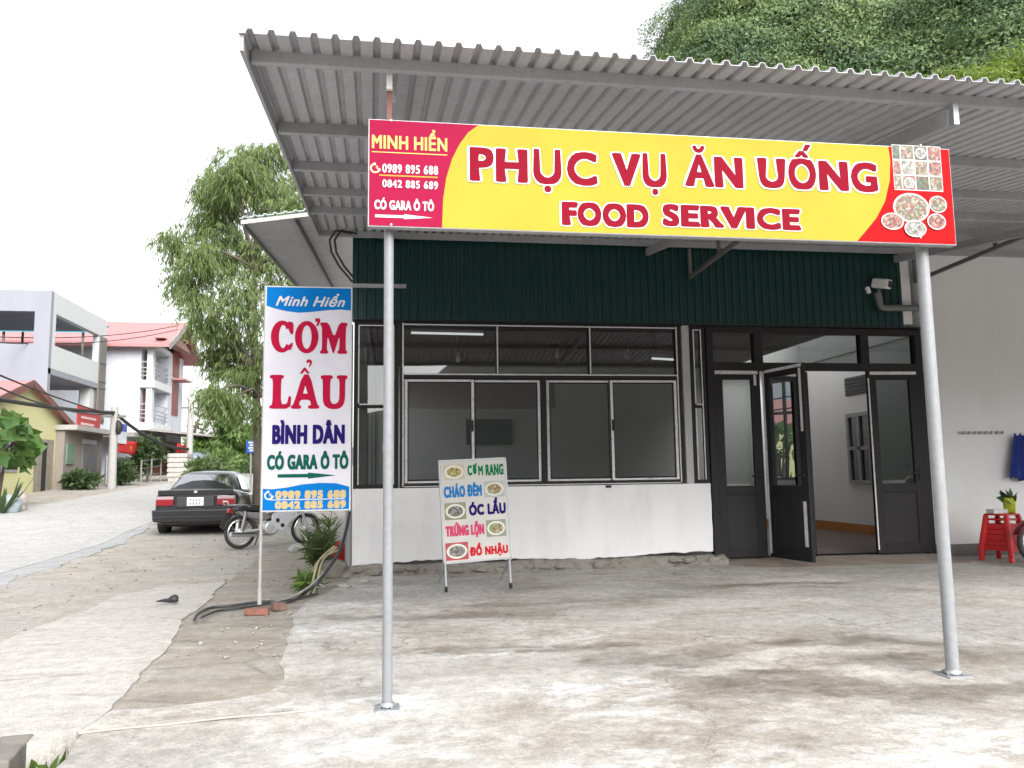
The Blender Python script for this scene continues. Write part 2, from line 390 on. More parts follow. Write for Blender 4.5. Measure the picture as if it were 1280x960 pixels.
# ================================================================ GROUND
GX0, GX1, GY0, GY1 = -150, 150, -60, 220
HOLE = (-2.35, -1.36, 2.8, 4.22)            # an open drain at the near left
def ground_material(name, kind):
    m, n, l, b = nodes(name)
    v = texco(n, l)
    big = noise(n, l, v, .35, 6, .6, .4); mid = noise(n, l, v, 2.2, 8, .65, .3); fine = noise(n, l, v, 28, 6, .7)
    peb = n.new('ShaderNodeTexVoronoi'); peb.inputs['Scale'].default_value = 26; l.new(v, peb.inputs['Vector'])
    if kind == 'dirt':
        c = ramp(n, l, mid, [(.3, (.245, .218, .185)), (.5, (.325, .298, .262)), (.72, (.41, .385, .35))])
        c = mixc(n, l, ramp(n, l, big, [(.45, 0), (.6, .7)]), c, (.32, .31, .295))
        c = mixc(n, l, ramp(n, l, noise(n, l, v, 9, 6, .7), [(.58, 0), (.66, .6)]), c, (.38, .36, .33))
        rough, bs = .9, .7
    elif kind == 'road':
        c = ramp(n, l, mid, [(.3, (.33, .325, .315)), (.7, (.415, .41, .40))])
        rough, bs = .85, .25
    elif kind == 'shoulder':
        c = ramp(n, l, mid, [(.3, (.27, .275, .28)), (.7, (.36, .362, .365))])
        rough, bs = .85, .3
    elif kind == 'path':
        v2 = texco(n, l, stretch=(.5, 2.2, 1))
        st = noise(n, l, v2, 2.4, 6, .6, .5)
        c = ramp(n, l, st, [(.3, (.355, .338, .318)), (.6, (.42, .405, .385)), (.8, (.47, .455, .44))])
        c = mixc(n, l, ramp(n, l, big, [(.4, 0), (.7, .55)]), c, (.37, .335, .30))
        rough, bs = .85, .2
    elif kind == 'flags':
        v2 = texco(n, l, stretch=(.6, 2, 1))
        c = ramp(n, l, noise(n, l, v2, 2.5, 7, .65, .4), [(.3, (.195, .172, .14)), (.55, (.285, .258, .222)), (.8, (.36, .345, .32))])
        c = mixc(n, l, ramp(n, l, mid, [(.5, 0), (.66, .6)]), c, (.265, .258, .245))
        rough, bs = .75, .35
    if kind in ('dirt', 'flags'):
        sp = ramp(n, l, peb.outputs['Distance'], [(.0, 1), (.13, 0)])
        sel = ramp(n, l, noise(n, l, v, 5, 3), [(.5, 0), (.6, .7)])
        c = mixc(n, l, mth(n, l, 'MULTIPLY', sp, sel), c, (.40, .385, .36))
    c = mixc(n, l, .5, c, ramp(n, l, noise(n, l, v, 11, 8, .75, .3), [(.3, .25), (.7, .75)]), 'OVERLAY')
    c = mixc(n, l, .5, c, ramp(n, l, noise(n, l, v, 75, 4, .8), [(.3, .2), (.7, .8)]), 'OVERLAY')
    if kind in ('path', 'flags'):
        ck = n.new('ShaderNodeTexVoronoi'); ck.feature = 'DISTANCE_TO_EDGE'; ck.inputs['Scale'].default_value = .6; l.new(texco(n, l, stretch=(.6, 1.2, 1)), ck.inputs['Vector'])
        c = mixc(n, l, mth(n, l, 'MULTIPLY', ramp(n, l, ck.outputs['Distance'], [(.0, 1), (.007, 0)]), ramp(n, l, mid, [(.45, 0), (.55, .7)])), c, (.13, .115, .095))
    l.new(c, b.inputs['Base Color']); b.inputs['Roughness'].default_value = rough; b.inputs['Specular IOR Level'].default_value = .3
    hh = mth(n, l, 'ADD', mth(n, l, 'MULTIPLY', mid, .7), mth(n, l, 'MULTIPLY', fine, .4))
    bump(n, l, b, hh, bs, .03)
    return m

def yard_material():
    """old concrete: beige and grey, lime-white screed patches, brown damp stains where water has run"""
    m, n, l, b = nodes('yard_concrete')
    v = texco(n, l); vs = texco(n, l, stretch=(.68, 1.12, 1))
    mid = noise(n, l, vs, 1.6, 8, .66, .6); big = noise(n, l, vs, .5, 5, .6, .5); fine = noise(n, l, v, 30, 6, .75); med = noise(n, l, vs, 5, 7, .7, .4)
    c = ramp(n, l, mid, [(.30, (.245, .218, .186)), (.44, (.345, .32, .288)), (.54, (.415, .395, .368)), (.72, (.495, .48, .46))])
    c = mixc(n, l, ramp(n, l, big, [(.45, 0), (.62, .75)]), c, (.30, .295, .285))
    wob = n.new('ShaderNodeTexNoise'); wob.inputs['Scale'].default_value = 1.3; wob.inputs['Detail'].default_value = 7; wob.inputs['Roughness'].default_value = .65
    l.new(v, wob.inputs['Vector'])
    wv = n.new('ShaderNodeVectorMath'); wv.operation = 'MULTIPLY_ADD'; l.new(wob.outputs['Color'], wv.inputs[0])
    wv.inputs[1].default_value = (1.5, 1.1, 0); 
    sub = n.new('ShaderNodeVectorMath'); sub.operation = 'SUBTRACT'; l.new(v, sub.inputs[0]); sub.inputs[1].default_value = (.75, .55, 0)
    l.new(sub.outputs[0], wv.inputs[2])
    def patch(px, py, rx, ry, rot=0, soft=.5):
        p = onZ(px, py)
        mp = n.new('ShaderNodeMapping'); mp.vector_type = 'TEXTURE'; l.new(wv.outputs[0], mp.inputs[0])
        mp.inputs['Location'].default_value = (p.x, p.y, 0); mp.inputs['Rotation'].default_value = (0, 0, rot); mp.inputs['Scale'].default_value = (rx*1.1, ry*1.3, 1)
        ln = n.new('ShaderNodeVectorMath'); ln.operation = 'LENGTH'
        fl = n.new('ShaderNodeVectorMath'); fl.operation = 'MULTIPLY'; l.new(mp.outputs[0], fl.inputs[0]); fl.inputs[1].default_value = (1, 1, 0)
        l.new(fl.outputs[0], ln.inputs[0])
        mr = n.new('ShaderNodeMapRange'); mr.interpolation_type = 'SMOOTHSTEP'; l.new(ln.outputs['Value'], mr.inputs[0])
        mr.inputs[1].default_value = 1+soft*.5; mr.inputs[2].default_value = 1-soft; mr.inputs[3].default_value = 0; mr.inputs[4].default_value = 1
        return mr.outputs[0]
    def union(ps):
        k = ps[0]
        for q in ps[1:]: k = mth(n, l, 'MAXIMUM', k, q)
        return k
    white = union([patch(*a) for a in ((1235, 945, 1.0, .35), (790, 885, .38, .3), (735, 868, .5, .22), (850, 945, .5, .22), (440, 884, .42, .22),
                                      (1180, 900, .35, .12), (560, 930, .3, .2), (430, 945, .3, .15), (690, 795, .6, .18), (610, 815, .5, .2), (420, 790, .35, .3),
                                      (990, 905, .4, .1), (450, 755, .4, .25))])
    wm = mth(n, l, 'MULTIPLY', white, ramp(n, l, med, [(.44, 0), (.56, 1)]))
    c = mixc(n, l, mth(n, l, 'MULTIPLY', wm, .85), c, (.53, .53, .52))
    tan = union([patch(*a) for a in ((1000, 890, 1.2, .4), (560, 800, .9, .45), (700, 920, .7, .3), (1180, 850, 1.1, .45), (900, 800, 1.0, .35), (640, 770, .7, .3), (880, 945, .3, .12))])
    c = mixc(n, l, mth(n, l, 'MULTIPLY', tan, ramp(n, l, mid, [(.3, .65), (.65, .1)])), c, (.23, .20, .16))
    damp = union([patch(*a) for a in ((780, 824, .5, .17), (850, 822, .45, .2), (930, 845, .55, .16, -.2), (1000, 856, .5, .17, -.1), (1090, 866, .6, .12), (1220, 866, .6, .14),
                                     (1080, 808, .8, .16, -.3), (1160, 826, .6, .18), (625, 757, .45, .1), (690, 754, .5, .1), (560, 773, .6, .09), (470, 772, .4, .09),
                                     (825, 748, .3, .1), (930, 733, .6, .13), (1010, 730, .6, .1), (600, 815, .6, .1), (700, 812, .6, .09))])
    dm = mth(n, l, 'MULTIPLY', damp, ramp(n, l, med, [(.42, 1), (.66, .35)]))
    c = mixc(n, l, mth(n, l, 'MULTIPLY', dm, .62), c, (.105, .085, .060))
    spk = n.new('ShaderNodeTexVoronoi'); spk.inputs['Scale'].default_value = 9; l.new(v, spk.inputs['Vector'])
    c = mixc(n, l, mth(n, l, 'MULTIPLY', ramp(n, l, spk.outputs['Distance'], [(.03, 1), (.08, 0)]), ramp(n, l, noise(n, l, v, 2, 2), [(.5, 0), (.6, .7)])), c, (.2, .17, .14))
    c = mixc(n, l, .55, c, ramp(n, l, noise(n, l, v, 11, 8, .75, .3), [(.3, .22), (.7, .78)]), 'OVERLAY')
    c = mixc(n, l, .5, c, ramp(n, l, noise(n, l, v, 75, 4, .8), [(.3, .2), (.7, .8)]), 'OVERLAY')
    ck = n.new('ShaderNodeTexVoronoi'); ck.feature = 'DISTANCE_TO_EDGE'; ck.inputs['Scale'].default_value = .55; l.new(wv.outputs[0], ck.inputs['Vector'])
    crack = mth(n, l, 'MULTIPLY', ramp(n, l, ck.outputs['Distance'], [(.0, 1), (.006, 0)]), ramp(n, l, noise(n, l, v, .8, 2), [(.45, 0), (.55, .8)]))
    c = mixc(n, l, crack, c, (.12, .105, .09))
    l.new(c, b.inputs['Base Color'])
    mr = n.new('ShaderNodeMapRange'); l.new(dm, mr.inputs[0]); mr.inputs[3].default_value = .8; mr.inputs[4].default_value = .38
    l.new(mr.outputs[0], b.inputs['Roughness']); b.inputs['Specular IOR Level'].default_value = .35
    hh = mth(n, l, 'ADD', mth(n, l, 'MULTIPLY', mid, .8), mth(n, l, 'ADD', mth(n, l, 'MULTIPLY', fine, .22), mth(n, l, 'MULTIPLY', wm, .15)))
    bump(n, l, b, hh, .45, .025)
    return m

dirt_m = ground_material('packed_dirt', 'dirt'); road_m = ground_material('pale_road', 'road'); shoulder_m = ground_material('road_shoulder', 'shoulder')
path_m = ground_material('smooth_cement', 'path'); flags_m = ground_material('damp_old_paving', 'flags'); yard_m = yard_material()

def axis(vals, fine):
    return sorted(set(round(v, 3) for v in vals+fine))
xs = axis(list(np.linspace(GX0, GX1, 61)), list(np.arange(-34, 16, 1.0))+[HOLE[0], HOLE[1]])
ys = axis(list(np.linspace(GY0, GY1, 57)), list(np.arange(-4, 70, 1.0))+[HOLE[2], HOLE[3]])
mb = MB(); idx = {}
for j, y in enumerate(ys):
    for i, x in enumerate(xs): idx[i, j] = len(mb.v); mb.v.append((x, y, gz(x, y)-(.004 if math.hypot(x, y) < 14 else .014)))
for j in range(len(ys)-1):
    for i in range(len(xs)-1):
        cx, cy = (xs[i]+xs[i+1])/2, (ys[j]+ys[j+1])/2
        if HOLE[0] < cx < HOLE[1] and HOLE[2] < cy < HOLE[3]: continue
        mb.f.append((idx[i, j], idx[i+1, j], idx[i+1, j+1], idx[i, j+1])); mb.sm.append(True)
struct(mb.build('ground', dirt_m))
def sheet(name, poly, lift, mat, edge=.0, cut=.5):
    """a paved sheet draped over the ground: outline poly (x, y), cut into strips so that it follows the slope"""
    bm = bmesh.new(); vs = [bm.verts.new((x, y, 0)) for x, y in poly]; f = bm.faces.new(vs)
    bmesh.ops.triangulate(bm, faces=[f])
    y0 = min(p[1] for p in poly); y1 = max(p[1] for p in poly); x0 = min(p[0] for p in poly); x1 = max(p[0] for p in poly)
    for k in np.arange(math.floor(y0), y1, cut): bmesh.ops.bisect_plane(bm, geom=bm.verts[:]+bm.edges[:]+bm.faces[:], plane_co=(0, k, 0), plane_no=(0, 1, 0))
    for k in np.arange(math.floor(x0), x1, max(cut, 1.0)): bmesh.ops.bisect_plane(bm, geom=bm.verts[:]+bm.edges[:]+bm.faces[:], plane_co=(k, 0, 0), plane_no=(1, 0, 0))
    for v in bm.verts: v.co.z = gz(v.co.x, v.co.y)+lift
    if edge:
        r = bmesh.ops.extrude_face_region(bm, geom=bm.faces[:])
        for e in r['geom']:
            if isinstance(e, bmesh.types.BMVert): e.co.z -= edge
    bmesh.ops.recalc_face_normals(bm, faces=bm.faces)
    me = bpy.data.meshes.new(name); bm.to_mesh(me); bm.free(); me.materials.append(mat)
    o = bpy.data.objects.new(name, me); COL.objects.link(o); return struct(o)
def jag(pts, amp=.03, step=.10, closed=True, seed=1):
    """an uneven hand-poured edge: low waves plus a little crumble"""
    rr = random.Random(seed); out = []; L = 0; ph = [rr.uniform(0, 6) for _ in range(4)]
    for k in range(len(pts)):
        a = Vector(pts[k]); b = Vector(pts[(k+1) % len(pts)]); n = min(90, max(1, int((b-a).length/step))); nv = Vector((-(b-a).y, (b-a).x)).normalized()
        for i in range(n):
            p = a.lerp(b, i/n); q = L+(b-a).length*i/n
            w = (math.sin(q*3.1+ph[0])*.5+math.sin(q*7.3+ph[1])*.3+math.sin(q*17+ph[2])*.2+rr.uniform(-.25, .25))*amp
            out.append((p.x+nv.x*w, p.y+nv.y*w))
        L += (b-a).length
    return out
z2 = lambda x, y: tuple(onZ(x, y).xy)
sheet('road', [(-4.3, -50), (-4.6, 5), (-5.05, 13), (-5.45, 18), (-5.55, 26), (-5.3, 36), (-4.6, 46), (-2.5, 58), (3, 72), (-1, 75), (-5.5, 60), (-8.2, 47), (-8.6, 38), (-9.4, 31), (-9.9, 22), (-10.2, 5), (-10.2, -50)], .008, road_m, .06)
sheet('road_shoulder', jag([(-3.7, -50), (-4.1, 5), (-4.55, 12), (-4.95, 16), (-5.35, 20), (-5.6, 26), (-5.75, 26), (-5.65, 18), (-5.3, 12.5), (-5.0, 5), (-4.6, -50)], .09, .12), .002, shoulder_m, .05)
sheet('paving', jag([z2(*p) for p in ((120, 905), (180, 850), (250, 756), (330, 690), (400, 660), (425, 668))]+[(-.30, 9.9), (-.30, 7.0), (-.30, 4.25)], .06, .2), 0, flags_m)
sheet('path', jag([z2(*p) for p in ((283, 728), (215, 733), (147, 746), (100, 767), (45, 786), (0, 806))]+[(-3.35, 5.0), (-3.4, 3.2), (-2.2, 3.35)]+[z2(*p) for p in ((0, 938), (60, 925), (99, 914), (140, 888), (182, 840), (210, 807), (233, 773), (253, 758))], .03, .08), .012, path_m, .13)
sheet('yard', jag([z2(*p) for p in ((100, 915), (140, 891), (215, 884), (335, 868), (352, 850), (360, 800), (366, 770), (392, 748), (436, 727))]+[(-.40, 9.95), (14, 9.95), (14, -12), (-1.2, -12), (-1.3, 2.8)]+[z2(70, 960)], .03, .08, seed=4), .007, yard_m, .12)
mb = MB(); mb.box(HOLE[0]-.05, HOLE[1]+.05, HOLE[2]-.05, HOLE[3]+.05, -.5, -.34)
for a in ((HOLE[0]-.1, HOLE[0], HOLE[2], HOLE[3]), (HOLE[1], HOLE[1]+.1, HOLE[2], HOLE[3]), (HOLE[0], HOLE[1], HOLE[2]-.1, HOLE[2]), (HOLE[0], HOLE[1], HOLE[3], HOLE[3]+.1)):
    mb.box(*a, -.4, -.02)
struct(mb.build('drain', flags_m))
grass_m = leafm('grass_blades', (.035, .075, .012), (.13, .19, .05), .3, 3)
P = np.column_stack([HOLE[0]+rng.random(1500)*(HOLE[1]-HOLE[0]), HOLE[2]+rng.random(1500)*(HOLE[3]-HOLE[2]), np.full(1500, -.24)+rng.random(1500)*.13])
D = rng.normal(size=(1500, 3))*.6; D[:, 2] = .6+rng.random(1500)
tag(leaf_mesh('weeds', grass_m, P, D, .05+.06*rng.random(1500), .035), 'low green weeds growing in the open drain beside the cement path', 'weeds', kind='stuff')
solo(MB().bar(onZ(-14, 972, -.04), onZ(21, 935, -.04), .14, .12), 'concrete_block', M('old_block', (.17, .155, .14), .9, 0, .3, 8, .5), 'small grey concrete block at the corner of the open drain', 'block', loc=onZ(0, 955, -.04), bev=.01)

# verge stones, litter
pebble_m = M('pebble', (.29, .27, .245), .9, 0, .3, 20, .4)
rr = random.Random(5); mb = MB()
for k in range(300):
    x, y = rr.uniform(-4.6, -1.2), rr.uniform(6.5, 17)
    if rr.random() < .25: x, y = rr.uniform(-1.4, -.7), rr.uniform(5.5, 9.8)
    mb.blob((x, y, gz(x, y)+.008), rr.uniform(.006, .02)*(1.8 if k % 17 == 0 else 1), k, 1, .3, (1, 1, .55))
tag(mb.build('pebbles', pebble_m), 'scattered pale pebbles on the dirt verge', 'pebbles', kind='stuff')

# ================================================================ RESTAURANT BUILDING
BX0, BX1 = -.45, 7.24
RX1, RY1 = 8.35, 15.6
bld = thing('restaurant_building', 'single-storey white eatery with dark green corrugated cladding above a wide dark window and charcoal doors', 'building', (-.45, YF, 0))
def fx(px, py): return onY(px, py, YF).x
def fz(px, py): return onY(px, py, YF).z
SILL, HEAD = 1.03, 3.10
XW0, XW1, XD0, XD1 = BX0, 4.12, 4.12, 7.24
mb = MB()
# lower wall with a slightly ragged end and base
n = 60; top = []; bot = []
rr = random.Random(3)
for k in range(n+1):
    x = XW0+(4.10-XW0)*k/n; bot.append((x, .14+rr.uniform(-.012, .012)+.02*math.sin(x*2)))
out = [(XW0, SILL)] + bot + [(4.103, .3), (4.108, .45), (4.100, .6), (4.107, .75), (4.099, .9), (4.104, SILL)]
mb.prism(out, lambda u, v, d: (u, YF+d, v), 0, .16)
mb.build('wall', wall_white, bld, bev=.004)
mb = MB(); mb.box(BX0, BX0+.16, YF+.162, RY1+1.4, 0, 1.0); mb.box(BX0, BX0+.16, YF+.162, RY1+1.4, 3.1, 4.15)
for y0, y1 in ((YF+.162, YF+.35), (12.6, 12.9), (15.4, 17)): mb.box(BX0, BX0+.16, y0, y1, 1.0, 3.1)
mb.box(BX0, 9.4, 17, 17.15, 0, 4.15); mb.build('side_wall', cement, bld)
for y0, y1 in ((YF+.35, 12.6), (12.9, 15.4)):  # unseen side windows, added to let more daylight into the room
    mb = MB(); mb.box(BX0+.04, BX0+.10, y0, y0+.05, 1, 3.1); mb.box(BX0+.04, BX0+.10, y1-.05, y1, 1, 3.1); mb.box(BX0+.04, BX0+.10, y0+.05, y1-.05, 1, 1.05); mb.box(BX0+.04, BX0+.10, y0+.05, y1-.05, 3.05, 3.1); mb.box(BX0+.04, BX0+.10, (y0+y1)/2-.02, (y0+y1)/2+.02, 1.05, 3.05)
    mb.build('window', frame_dark, bld)
# rubble footing: a rough mortared strip with stones showing
from mathutils import noise as mn
mb = MB(); nx = 420; vs = []; prof = [(-.20, -.03), (-.19, .02), (-.165, .05), (-.14, .08), (-.10, .105), (-.06, .125), (-.01, .14), (.05, .145)]
for i in range(nx+1):
    x = BX0-.12+(4.24-BX0+.12)*i/nx; e = .72+.35*mn.noise((x*1.3, 0, 3))
    for k, (dy, z) in enumerate(prof):
        q = Vector((x*9, dy*14, z*16)); c_ = mn.cell_vector(Vector((x*7+.4*mn.noise(q), dy*9, z*10)))
        d = .030*mn.noise(q)+.028*(c_.x-.5)+.012*mn.noise(q*3)
        vs.append((x+.012*mn.noise(q*2.1), YF+dy*e+d*(-1 if k < 7 else 0), max(-.04, z*(.85+.25*mn.noise((x*2, 1, 1)))+(d*.5 if 0 < k < 7 else 0))))
m = len(prof); mb.add(vs, [(i*m+k, (i+1)*m+k, (i+1)*m+k+1, i*m+k+1) for i in range(nx) for k in range(m-1)])
rr = random.Random(8); x = BX0-.1
while x < 4.2:
    w = rr.uniform(.05, .17)
    if rr.random() < .55: mb.blob((x+w/2, YF-.12+rr.uniform(-.03, .03), rr.uniform(.03, .085)), w*.5, int(x*1000) % 977, 2, .3, (1.2, .6, rr.uniform(.4, .6)))
    if rr.random() < .25: mb.blob((x+w/2, YF-.22+rr.uniform(-.06, .03), .015), w*.25, int(x*777) % 977, 1, .3, (1.2, .8, .5))
    x += w*.9
mb.build('stone_footing', stained('rubble_stone', (.27, .25, .225), (.10, .09, .075), .8, .95, 4, .7, 22, vert=False), bld)
mb = MB(); mb.box(3.95, 7.4, YF-.05, YF+.35, -.05, .05)
mb.add([(4.2, YF-.05, .05), (7.35, YF-.05, .05), (7.2, YF-.75, .009), (4.5, YF-.6, .009), (4.2, YF-.05, 0), (7.35, YF-.05, 0), (7.2, YF-.75, 0), (4.5, YF-.6, 0)], [(0, 1, 2, 3), (3, 2, 6, 7), (0, 3, 7, 4), (1, 2, 6, 5)])
mb.build('threshold', M('threshold_cement', (.27, .225, .19), .8, 0, .25, 3, .4, 30), bld)
# green cladding: ribbed sheet
def corrug(x0, x1, pitch, depth, crest=.3):
    """trapezoid profile points (x, d)"""
    pts = []; x = x0
    while x < x1:
        pts += [(x, 0), (x+pitch*(.5-crest/2-.06), 0), (x+pitch*(.5-crest/2+.04), depth), (x+pitch*(.5+crest/2-.04), depth), (x+pitch*(.5+crest/2+.06), 0)]
        x += pitch
    return [p for p in pts if p[0] <= x1]+[(x1, 0)]
def clad(mb, x0, x1, z0, z1, y, pitch=.105, depth=.018):
    pr = corrug(x0, x1, pitch, depth); n = len(pr)
    mb.add([(px, y-d, z) for z in (z0, z1) for px, d in pr], [(k, k+1, n+k+1, n+k) for k in range(n-1)])
mb = MB(); clad(mb, BX0-.02, 6.98, HEAD+.02, 4.28, YF-.02)
mb.build('cladding', green_m, bld, solid=.003)
mb = MB(); mb.box(BX0, 7.0, YF+.002, YF+.14, HEAD+.12, 4.16); mb.box(6.985, 7.12, YF-.015, YF+.14, HEAD+.06, 4.1); mb.build('lintel_wall', wall_garage, bld)
mb = MB(); mb.box(BX0-.02, 7.3, YF-.025, YF+.15, HEAD+.0, HEAD+.018); mb.build('flashing', frame_dark, bld)
mb = MB(); a = onY(440, 357, YF-.06); b_ = onY(508, 358, YF-.06); mb.bar(a, b_, .03, .05); mb.build('rail', galv, bld)
ADDED_SKY = (6.9, 8.3, 11.4, 15.2)  # skylight opening, added to bring light onto the room's right wall
mb = MB(); mb.box(BX0-.01, ADDED_SKY[0], YF+.05, 17.2, 4.16, 4.24); mb.box(ADDED_SKY[1], 9.4, YF+.05, 17.2, 4.16, 4.24); mb.box(ADDED_SKY[0], ADDED_SKY[1], YF+.05, ADDED_SKY[2], 4.16, 4.24); mb.box(ADDED_SKY[0], ADDED_SKY[1], ADDED_SKY[3], 17.2, 4.16, 4.24); mb.build('roof_slab', cement, bld)
mb = MB(); mb.box(ADDED_SKY[0]-.05, ADDED_SKY[0], ADDED_SKY[2], ADDED_SKY[3], 3.32, 4.16); mb.box(ADDED_SKY[1], ADDED_SKY[1]+.05, ADDED_SKY[2], ADDED_SKY[3], 3.32, 4.16); mb.box(ADDED_SKY[0], ADDED_SKY[1], ADDED_SKY[2]-.05, ADDED_SKY[2], 3.32, 4.16); mb.box(ADDED_SKY[0], ADDED_SKY[1], ADDED_SKY[3], ADDED_SKY[3]+.05, 3.32, 4.16); mb.build('added_skylight_shaft', wall_room, bld)
mb = MB(); mb.tube([(BX0-.045, YF+.03, .05), (BX0-.045, YF+.03, 3.05)], .04, 12); mb.build('drain_pipe', stained('pipe_grey', (.30, .31, .32), (.15, .14, .13), .5, .5, 3, .05), bld)
# ---- windows
def frame_rect(mb, x0, x1, z0, z1, w, y0, y1):
    mb.box(x0, x0+w, y0, y1, z0, z1); mb.box(x1-w, x1, y0, y1, z0, z1)
    mb.box(x0+w, x1-w, y0, y1, z0, z0+w); mb.box(x0+w, x1-w, y0, y1, z1-w, z1)
def pane(parent, x0, x1, z0, z1, y, mat):
    return MB().add([(x0, y, z0), (x1, y, z0), (x1, y, z1), (x0, y, z1)], [(0, 1, 2, 3)]).build('pane', mat, parent)
def tape(parent, rects, y):
    mb = MB()
    for x0, x1, z0, z1 in rects: mb.box(x0, x1, y-.002, y+.004, z0, z1)
    return mb.build('tape_strip', frame_tape, parent)
def wcol(px): return fx(px, 500)
# narrow window at the left corner
xa, xb = BX0+.005, wcol(498)
def narrow(xa, xb, zm):
    mb = MB(); frame_rect(mb, xa, xb, SILL, HEAD, .05, YF+.02, YF+.10); mb.box(xa+.05, xb-.05, YF+.02, YF+.10, zm-.025, zm+.025)
    w = mb.build('window', frame_dark, bld, bev=.004)
    pane(w, xa+.05, xb-.05, SILL+.05, zm-.025, YF+.06, glass_win); pane(w, xa+.05, xb-.05, zm+.025, HEAD-.05, YF+.06, glass_win)
    q = .014
    tape(w, [(xa+.052, xa+.052+q, SILL+.05, zm-.03), (xa+.052, xa+.052+q, zm+.03, HEAD-.05), (xb-.052-q, xb-.052, SILL+.05, HEAD-.05),
             (xa+.07, xb-.07, zm+.010, zm+.024), (xa+.07, xb-.07, HEAD-.062, HEAD-.05)], YF+.018)
narrow(xa, xb, fz(470, 507))
# the wide window: three fixed lights over four sliding sashes
X0, X1 = wcol(500), fx(852, 500)
ZT = fz(620, 470)
mb = MB(); frame_rect(mb, X0, X1, SILL, HEAD, .045, YF+.01, YF+.12); mb.box(X0+.045, X1-.045, YF+.01, YF+.12, ZT-.03, ZT+.03)
tx = [X0+.045, fx(622, 440), fx(738, 440), X1-.045]
for x in tx[1:3]: mb.box(x-.02, x+.02, YF+.02, YF+.11, ZT+.03, HEAD-.045)
win = mb.build('window', frame_dark, bld, bev=.004)
for k in range(3): pane(win, tx[k]+(.02 if k else 0), tx[k+1]-(.02 if k < 2 else 0), ZT+.03, HEAD-.045, YF+.07, glass_win)
q = .016
tape(win, [(X0+.028, X0+.028+q, SILL+.02, HEAD-.02), (X1-.03-q, X1-.03, SILL+.02, HEAD-.02), (X0+.05, X1-.05, HEAD-.045, HEAD-.03), (X0+.05, X1-.05, ZT+.012, ZT+.028), (X0+.05, X1-.05, SILL+.012, SILL+.022)]
     + [(x-.008, x+.008, ZT+.035, HEAD-.05) for x in tx[1:3]], YF+.009)
xm = fx(681, 540)
mb = MB(); mb.box(xm-.03, xm+.03, YF+.012, YF+.11, SILL+.045, ZT-.03); mb.build('mullion', frame_dark, win)
sx = [(X0+.05, fx(594, 540), 0), (fx(590, 540), xm-.032, 1), (xm+.032, fx(768, 540), 1), (fx(764, 540), X1-.05, 0)]
for x0, x1, dk in sx:
    y0 = YF+.025+.035*dk
    mb = MB(); frame_rect(mb, x0, x1, SILL+.047, ZT-.032, .055, y0, y0+.03)
    s_ = mb.build('sash', frame_dark, win, bev=.003)
    pane(s_, x0+.055, x1-.055, SILL+.10, ZT-.087, y0+.015, glass_win)
    e = .034
    tape(s_, [(x0+.008, x0+.008+e, SILL+.06, ZT-.045), (x1-.008-e, x1-.008, SILL+.06, ZT-.045), (x0+.045, x1-.045, SILL+.058, SILL+.058+e*.7), (x0+.045, x1-.045, ZT-.045-e*.8, ZT-.045)], y0-.001)
    if dk == 0:
        xh = x1-.03 if x0 < 1 else x0+.03
        mb = MB(); mb.box(xh-.012, xh+.012, y0-.018, y0-.003, 1.72, 1.86); mb.build('latch', frame_dark, s_, bev=.003)
mb = MB(); mb.box(fx(757, 608), fx(764, 608), YF-.012, YF-.001, SILL-.035, SILL-.005); mb.build('weep_cap', frame_dark, win)
mb = MB(); mb.box(fx(855, 500), fx(864, 500), YF-.005, YF+.13, SILL, HEAD); mb.build('window_post', stained('pale_aluminium', (.42, .42, .43), (.2, .2, .2), .4, .4, 3, .02), bld, bev=.004)
narrow(fx(865, 500), XD0-.01, fz(870, 507))
# ---- doors
DT = fz(1000, 458)
dxs = [XD0, fx(948, 430), fx(1081, 430), XD1]
mb = MB()
mb.box(XD0, XD0+.09, YF+.0, YF+.12, .05, HEAD-.01); mb.box(XD1-.10, XD1, YF+.0, YF+.12, .05, HEAD-.01)
mb.box(XD0+.09, XD1-.10, YF+.002, YF+.118, HEAD-.09, HEAD-.01); mb.box(XD0+.09, XD1-.10, YF+.002, YF+.118, DT-.05, DT+.05)
for x in dxs[1:3]: mb.box(x-.06, x+.06, YF+.004, YF+.116, DT+.05, HEAD-.09)
dfr = mb.build('door_frame', frame_dark, bld, bev=.004)
ex = [XD0+.09, dxs[1]-.06, dxs[1]+.06, dxs[2]-.06, dxs[2]+.06, XD1-.10]
for k in range(3): pane(dfr, ex[2*k], ex[2*k+1], DT+.05, HEAD-.09, YF+.06, glass_door)
